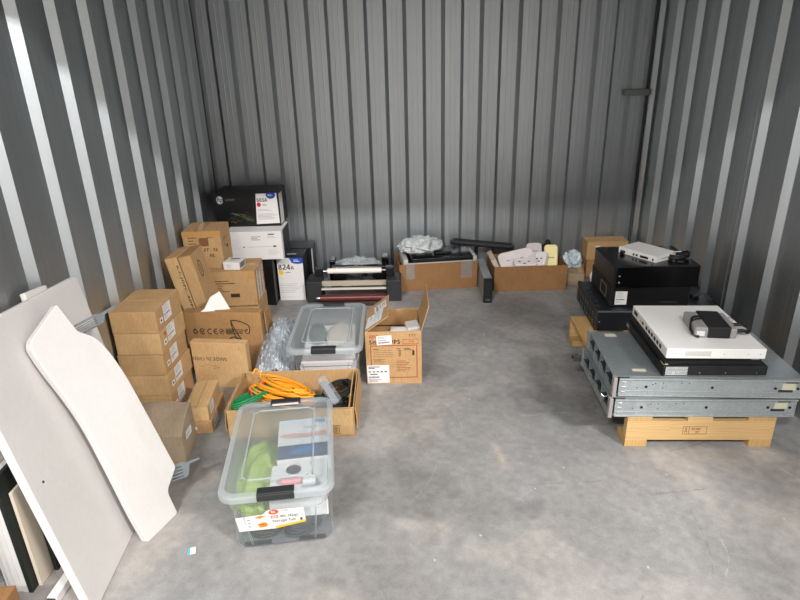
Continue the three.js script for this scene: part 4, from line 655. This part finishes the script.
// rack server lying with its side rail to the door: local -x is its front, +z its rail side
const steelMap = dataTex(256, (u, v) => { const n = 214 + 24 * (fbm(u * 7, v * 7, 4, 91) - 0.5) + 14 * (hash(u * 128 | 0, v * 128 | 0, 6) - 0.5); return [n, n, n]; }, true);
M.galv = std(0xb9c0c1, 0.45, 0.35, { map: steelMap }); M.galvTop = std(0xa3abad, 0.4, 0.5, { map: steelMap });
function rackServer(label, at, yaw) {
  const t = thing('rack_server', label, 'server', at, yaw, 'two rack servers on the pallet'), w = 0.735, h = 0.086, d = 0.435;
  mesh('chassis', box(w - 0.07, h - 0.002, d - 0.02, 0.035, 0.001, 0, 0.002), M.galv, t); mesh('top_cover', box(w - 0.006, 0.003, d - 0.012, 0.0, h - 0.002, 0, 0.001), M.galvTop, t); mesh('bottom_plate', box(w - 0.006, 0.003, d - 0.012, 0.0, 0, 0, 0.001), M.galv, t);
  mesh('drive_cage', box(0.05, h - 0.008, d - 0.03, -w / 2 + 0.045, 0.004, 0, 0), M.black, t);
  for (let k = 0; k <= 4; k++) mesh('bay_divider', box(0.018, h - 0.006, 0.005, -w / 2 + 0.012, 0.003, -0.2 + k * 0.1, 0.0006), M.galvTop, t);
  for (let k = 0; k < 4; k++) mesh('bay_shelf', box(0.016, 0.003, 0.093, -w / 2 + 0.013, h * 0.5, -0.15 + k * 0.1, 0), M.steelDark, t);
  for (const s of [-1, 1]) { const e = mesh('rack_ear', box(0.016, h + 0.002, 0.026, -w / 2 + 0.008, 0, s * (d / 2 + 0.001), 0.003), s > 0 ? std(0x8d8887, 0.45) : std(0x84888b, 0.45), t); for (let k = 0; k < 2; k++) mesh('ear_screw', turned(cyl(0.004, 0.004, 10), 0, 0, 90, -0.012, 0.02 + k * 0.045, 0), M.bright, e); }
  // rail: web with two lips, holes and studs
  const z = d / 2;
  const rail = mesh('side_rail', [box(w - 0.024, h - 0.012, 0.004, 0.014, 0.006, z, 0.0006), box(w - 0.024, 0.006, 0.012, 0.014, h - 0.01, z + 0.003, 0.0015), box(w - 0.024, 0.006, 0.012, 0.014, 0.003, z + 0.003, 0.0015), box(w - 0.024, 0.003, 0.006, 0.014, h * 0.28, z + 0.002, 0.001)], M.galv, t);
  for (const x of [-0.235, 0.02, 0.26, 0.345]) mesh('stud', turned(cyl(0.0055, 0.004, 14), 90, 0, 0, x, h * 0.52, z + 0.0025), M.black, rail);
  for (const [x, y] of [[-0.21, 0.055], [-0.2, 0.06], [-0.27, 0.04], [-0.17, 0.04], [-0.1, 0.062], [-0.07, 0.062], [-0.17, 0.062]]) mesh('hole', turned(cyl(0.0022, 0.002, 8), 90, 0, 0, x, y, z + 0.0026), M.charcoal, rail);
  for (let k = 0; k < 3; k++) mesh('clip', box(0.018, 0.006, 0.004, -w / 2 + 0.045, 0.018 + k * 0.022, z + 0.003, 0.0015), M.bright, rail);
  mesh('slot', box(0.055, 0.014, 0.001, 0.3, h * 0.28, z + 0.0022, 0), M.charcoal, rail); mesh('rail_sticker', box(0.05, 0.03, 0.0006, 0.31, h * 0.42, z + 0.0022, 0), std(0xb9b79f, 0.6), rail); mesh('long_slot', box(0.05, 0.003, 0.001, 0.32, h - 0.018, z + 0.0022, 0), M.black, rail);
  return t;
}
const svA = rackServer('lower silver rack server resting directly on the pine pallet', [1.222, 0.1425, -2.238], -3.4);
const svB = rackServer('upper silver rack server carrying the thin black and white units', [1.239, 0.2305, -2.242], -4.9);
{
  const st = std(0xbdb7a6, 0.7); mesh('sticker', box(0.05, 0.0006, 0.03, -0.28, 0.0872, -0.17, 0), st, svB); mesh('sticker', box(0.055, 0.0006, 0.02, -0.25, 0.0872, 0.16, 0), st, svB); mesh('warning_sticker', [box(0.045, 0.0006, 0.035, 0.24, 0.0872, -0.1, 0)], std(0xd2a63c, 0.6), svB); mesh('sticker_symbol', box(0.02, 0.0006, 0.018, 0.24, 0.0879, -0.1, 0), M.black, svB);
  mesh('latch', [tube([V(-0.37, 0.02, -0.22), V(-0.4, 0.03, -0.235), V(-0.41, 0.05, -0.225), V(-0.39, 0.06, -0.215)], 0.006, 20, 8), box(0.04, 0.03, 0.012, -0.385, 0.02, -0.222, 0.003)], M.steelDark, svA);
  mesh('lever', tube([V(-0.365, 0.09, 0.2), V(-0.385, 0.092, 0.215), V(-0.4, 0.1, 0.212)], 0.003, 12, 6), M.bright, svA);
}
// thin black unit(s), the white appliance, power adapters
function thinUnit(name, label, at, yaw, [w, h, d], front) { const t = thing(name, label, 'network unit', at, yaw); mesh('case', box(w, h, d, 0, 0, 0, 0.002), M.blackMatte, t); mesh('front_panel', box(0.006, h + 0.001, d + 0.016, -w / 2 - 0.003, 0, 0, 0.0015), M.black, t); return t; }
{
  const t = thinUnit('black_rack_unit', 'thin black rack unit with a perforated corner on the upper server', [1.266, 0.3185, -2.262], -3.6, [0.4, 0.04, 0.44]);
  const vent = canvasTex(256, 96, (g, w, h) => { g.fillStyle = '#b9bcbc'; g.fillRect(0, 0, w, h); g.fillStyle = '#151515'; for (let y = 0; y < 5; y++) for (let x = 0; x < 10; x++) if (hash(x, y, 4) > 0.25) g.fillRect(8 + x * 25 + (y % 2) * 8, 8 + y * 17, 15, 9); });
  decal('vent_plate', vent, 0.085, 0.036, t, [-0.15, 0.02, 0.2207], [0, 0, 0], false, 0.4); for (const x of [-0.06, 0.04, 0.16]) mesh('screw', turned(cyl(0.0025, 0.002, 10), 90, 0, 0, x, 0.012, 0.2205), M.bright, t);
  for (let k = 0; k < 5; k++) mesh('port', box(0.004, 0.014, 0.03, -0.206, 0.012, -0.18 + k * 0.075, 0.001), M.charcoal, t); mesh('panel_label', box(0.001, 0.012, 0.05, -0.2067, 0.014, -0.205, 0), M.greyPlastic, t); mesh('yellow_tag', box(0.02, 0.001, 0.035, -0.19, 0.0406, 0.19, 0), std(0xd8c8a0, 0.7), t);
  const u = thinUnit('black_switch_unit', 'second thin black unit between the perforated unit and the white appliance', [1.262, 0.3595, -2.27], -4.4, [0.37, 0.042, 0.42]); mesh('rear_tag', box(0.03, 0.014, 0.001, 0.16, 0.02, 0.2105, 0), M.bright, u); for (let k = 0; k < 4; k++) mesh('port', box(0.004, 0.012, 0.022, -0.19, 0.012, -0.12 + k * 0.06, 0.001), M.charcoal, u);
  const a = thing('white_appliance', 'thin white network appliance on top of the server stack', 'network unit', [1.25, 0.4025, -2.244], -4.6);
  mesh('case', box(0.372, 0.042, 0.44, 0, 0, 0, 0.002), M.whitePaint, a);
  const fp = mesh('port_panel', box(0.002, 0.039, 0.434, -0.1865, 0.0015, 0, 0.0006), std(0xdedbd8, 0.5), a);
  mesh('screen', box(0.002, 0.018, 0.045, -0.188, 0.014, -0.17, 0.0006), M.black, a); for (let k = 0; k < 6; k++) mesh('port', box(0.002, 0.015, 0.02, -0.188, 0.012, -0.02 + k * 0.034, 0.0006), M.black, a); mesh('status_light', box(0.002, 0.006, 0.02, -0.188, 0.016, -0.1, 0.0005), M.orange, a); mesh('port', box(0.002, 0.012, 0.016, -0.188, 0.014, -0.07, 0.0006), M.black, a);
  decal('vent_print', canvasTex(256, 64, (g, w, h) => { g.fillStyle = '#e4e1dd'; g.fillRect(0, 0, w, h); g.fillStyle = '#6b6967'; for (let y = 0; y < 5; y++) for (let x = 0; x < 26; x++) g.fillRect(4 + x * 9.7, 5 + y * 11.5, 6, 7); }), 0.1, 0.024, a, [-0.068, 0.021, 0.2207]); for (const x of [0.03, 0.12, 0.165, -0.15, -0.165]) mesh('screw', turned(cyl(0.002, 0.0015, 8), 90, 0, 0, x, 0.02, 0.2205), M.greyPlastic, a);
  const pA = onFloor(692, 322, 0.4447);
  const p = thing('power_adapter', 'grey power adapter strapped with a wide black band on the white appliance', 'adapter', [1.285, 0.4448, -2.2], -10);
  mesh('brick', box(0.16, 0.045, 0.17, 0, 0, 0, 0.008), std(0x8b8986, 0.45), p); mesh('band', box(0.09, 0.05, 0.175, 0.012, 0, 0.0, 0.008), M.blackMatte, p);
  mesh('brick_label', box(0.03, 0.022, 0.001, -0.056, 0.008, 0.0853, 0), std(0xcfd0d0, 0.6), p); mesh('grip', box(0.05, 0.035, 0.03, 0.075, 0.004, -0.04, 0.006), std(0xa6a29e, 0.45), p);
  for (let k = 0; k < 3; k++) mesh('plug_prong', tube([V(0.08, 0.025, 0.0 + k * 0.03), V(0.11, 0.026, -0.002 + k * 0.03), V(0.13, 0.018, 0.0 + k * 0.028)], 0.0075, 12, 8), k === 1 ? M.greyPlastic : M.black, p);
  mesh('cord', tube([V(-0.03, 0.05, 0.0), V(-0.07, 0.05, 0.02), V(-0.086, 0.03, 0.04), V(-0.08, 0.01, 0.075), V(-0.06, 0.006, 0.09), V(-0.086, 0.02, 0.06), V(-0.07, 0.05, 0.0), V(-0.03, 0.051, -0.02)], 0.004, 60, 8), M.black, p);
}
// rear stack: chassis, two desktop computers, small white switch
{
  const c = thing('black_chassis', 'wide black chassis with a slotted front under the two desktop computers', 'computer', [1.405, 0.1425, -3.058], -5); const w = 0.64, h = 0.115, d = 0.45;
  mesh('case', box(w, h, d, 0, 0, 0, 0.003), std(0x1a1c20, 0.4), c); mesh('front_lip', box(w, 0.01, 0.006, 0, h - 0.012, d / 2 + 0.001, 0.002), std(0x4a4e54, 0.4), c);
  const f = mesh('front_bezel', box(0.014, h + 0.004, d + 0.006, -w / 2 - 0.006, 0, 0, 0.003), M.charcoal, c); for (let k = 0; k < 7; k++) for (let j = 0; j < 2; j++) mesh('vent_slot', box(0.003, 0.034, 0.042, -w / 2 - 0.0135, 0.014 + j * 0.05, -0.18 + k * 0.06, 0.001), M.blackGloss, c); for (let k = 0; k < 6; k++) mesh('grip_notch', box(0.03, 0.002, 0.03, -w / 2 + 0.012, h, -0.17 + k * 0.065, 0.0006), std(0x34373c, 0.4), c); mesh('stud', new THREE.SphereGeometry(0.004, 10, 8).translate(-w / 2 + 0.01, 0.05, d / 2 + 0.002), M.bright, c);
  const m = thing('desktop_computer', 'black desktop computer with a framed side badge and a white label', 'computer', [1.362, 0.258, -3.09], -3.4); mesh('case', box(0.4, 0.114, 0.39, 0, 0, 0, 0.004), M.black, m); mesh('front_panel', box(0.012, 0.11, 0.385, -0.204, 0.002, 0, 0.004), M.blackMatte, m);
  const fr = [box(0.003, 0.006, 0.11, -0.2115, 0.024, 0.06, 0.001), box(0.003, 0.006, 0.11, -0.2115, 0.086, 0.06, 0.001), box(0.003, 0.068, 0.006, -0.2115, 0.024, 0.008, 0.001), box(0.003, 0.068, 0.006, -0.2115, 0.024, 0.112, 0.001)]; mesh('badge_frame', fr, std(0x8d8168, 0.4, 0.6), m);
  decal('white_label', shipLabels[0], 0.062, 0.076, m, [-0.155, 0.05, 0.1958]); mesh('faint_logo', box(0.09, 0.01, 0.0008, 0.1, 0.02, 0.1953, 0), M.charcoal, m);
  const u = thing('desktop_computer', 'glossy black desktop computer on top, under the small white switch', 'computer', [1.372, 0.3725, -3.06], -2); mesh('case', box(0.43, 0.118, 0.36, 0, 0, 0, 0.005), M.blackGloss, u); mesh('front_panel', box(0.014, 0.112, 0.355, -0.219, 0.003, 0, 0.005), M.black, u); for (let k = 0; k < 2; k++) mesh('button', new THREE.SphereGeometry(0.005, 10, 8).translate(-0.198, 0.03 + 0.035 * k, 0.181), M.greyPlastic, u);
  const s = thing('white_switch', 'small white network switch lying askew on the top computer', 'network unit', [1.375, 0.491, -3.07], 31); mesh('case', box(0.165, 0.034, 0.24, 0, 0, 0, 0.002), M.whitePaint, s);
  for (const [z, l] of [[-0.1, 0.012], [-0.02, 0.01], [0.0, 0.01], [0.045, 0.05], [0.1, 0.008]]) mesh('port', box(0.002, 0.012, l, -0.0835, 0.008, z, 0.0006), M.black, s); mesh('plug', box(0.024, 0.016, 0.02, -0.092, 0.004, -0.085, 0.003), M.black, s); mesh('side_slot', box(0.1, 0.003, 0.002, 0.01, 0.015, 0.1205, 0), M.greyPlastic, s);
  const k = thing('power_cable', 'coil of black cord with a white tag on the top computer', 'cable', [1.515, 0.491, -3.0], 10); mesh('cord', tube(coil(5, 0.055, 0.04, 0.2, 0.01, 61).map((p) => p.add(V(0, 0.006, 0))), 0.0055, 300, 7), M.black, k); mesh('tag', box(0.035, 0.002, 0.012, -0.01, 0.04, 0.01, 0.0005), M.paper, k);
  const q = thing('mains_plug', 'black mains plug and cord lying on the chassis edge', 'plug', [1.63, 0.258, -2.98], 0); mesh('plug', [box(0.04, 0.03, 0.035, 0, 0, 0, 0.008), turned(cyl(0.006, 0.03, 10), 90, 0, 0, 0, 0.016, 0.03)], M.black, q); mesh('cord', tube([V(0.01, 0.016, -0.01), V(0.05, 0.03, 0), V(0.08, 0.006, 0.03), V(0.1, 0.0, 0.06)], 0.004, 24, 7), M.black, q);
}
// scrap of card on the floor
{
  const p = onFloor(192, 551.5), t = thing('paper_scrap', 'tiny white and blue scrap of card lying on the floor by the desk panels', 'scrap', [p.x, 0, p.z], 14); mesh('card', box(0.018, 0.006, 0.026, 0.004, 0, 0, 0.001), M.paper, t); mesh('blue_end', box(0.008, 0.0062, 0.026, -0.009, 0, 0, 0.001), std(0x5fa8d0, 0.6), t);
}

renderer.render(scene, camera);
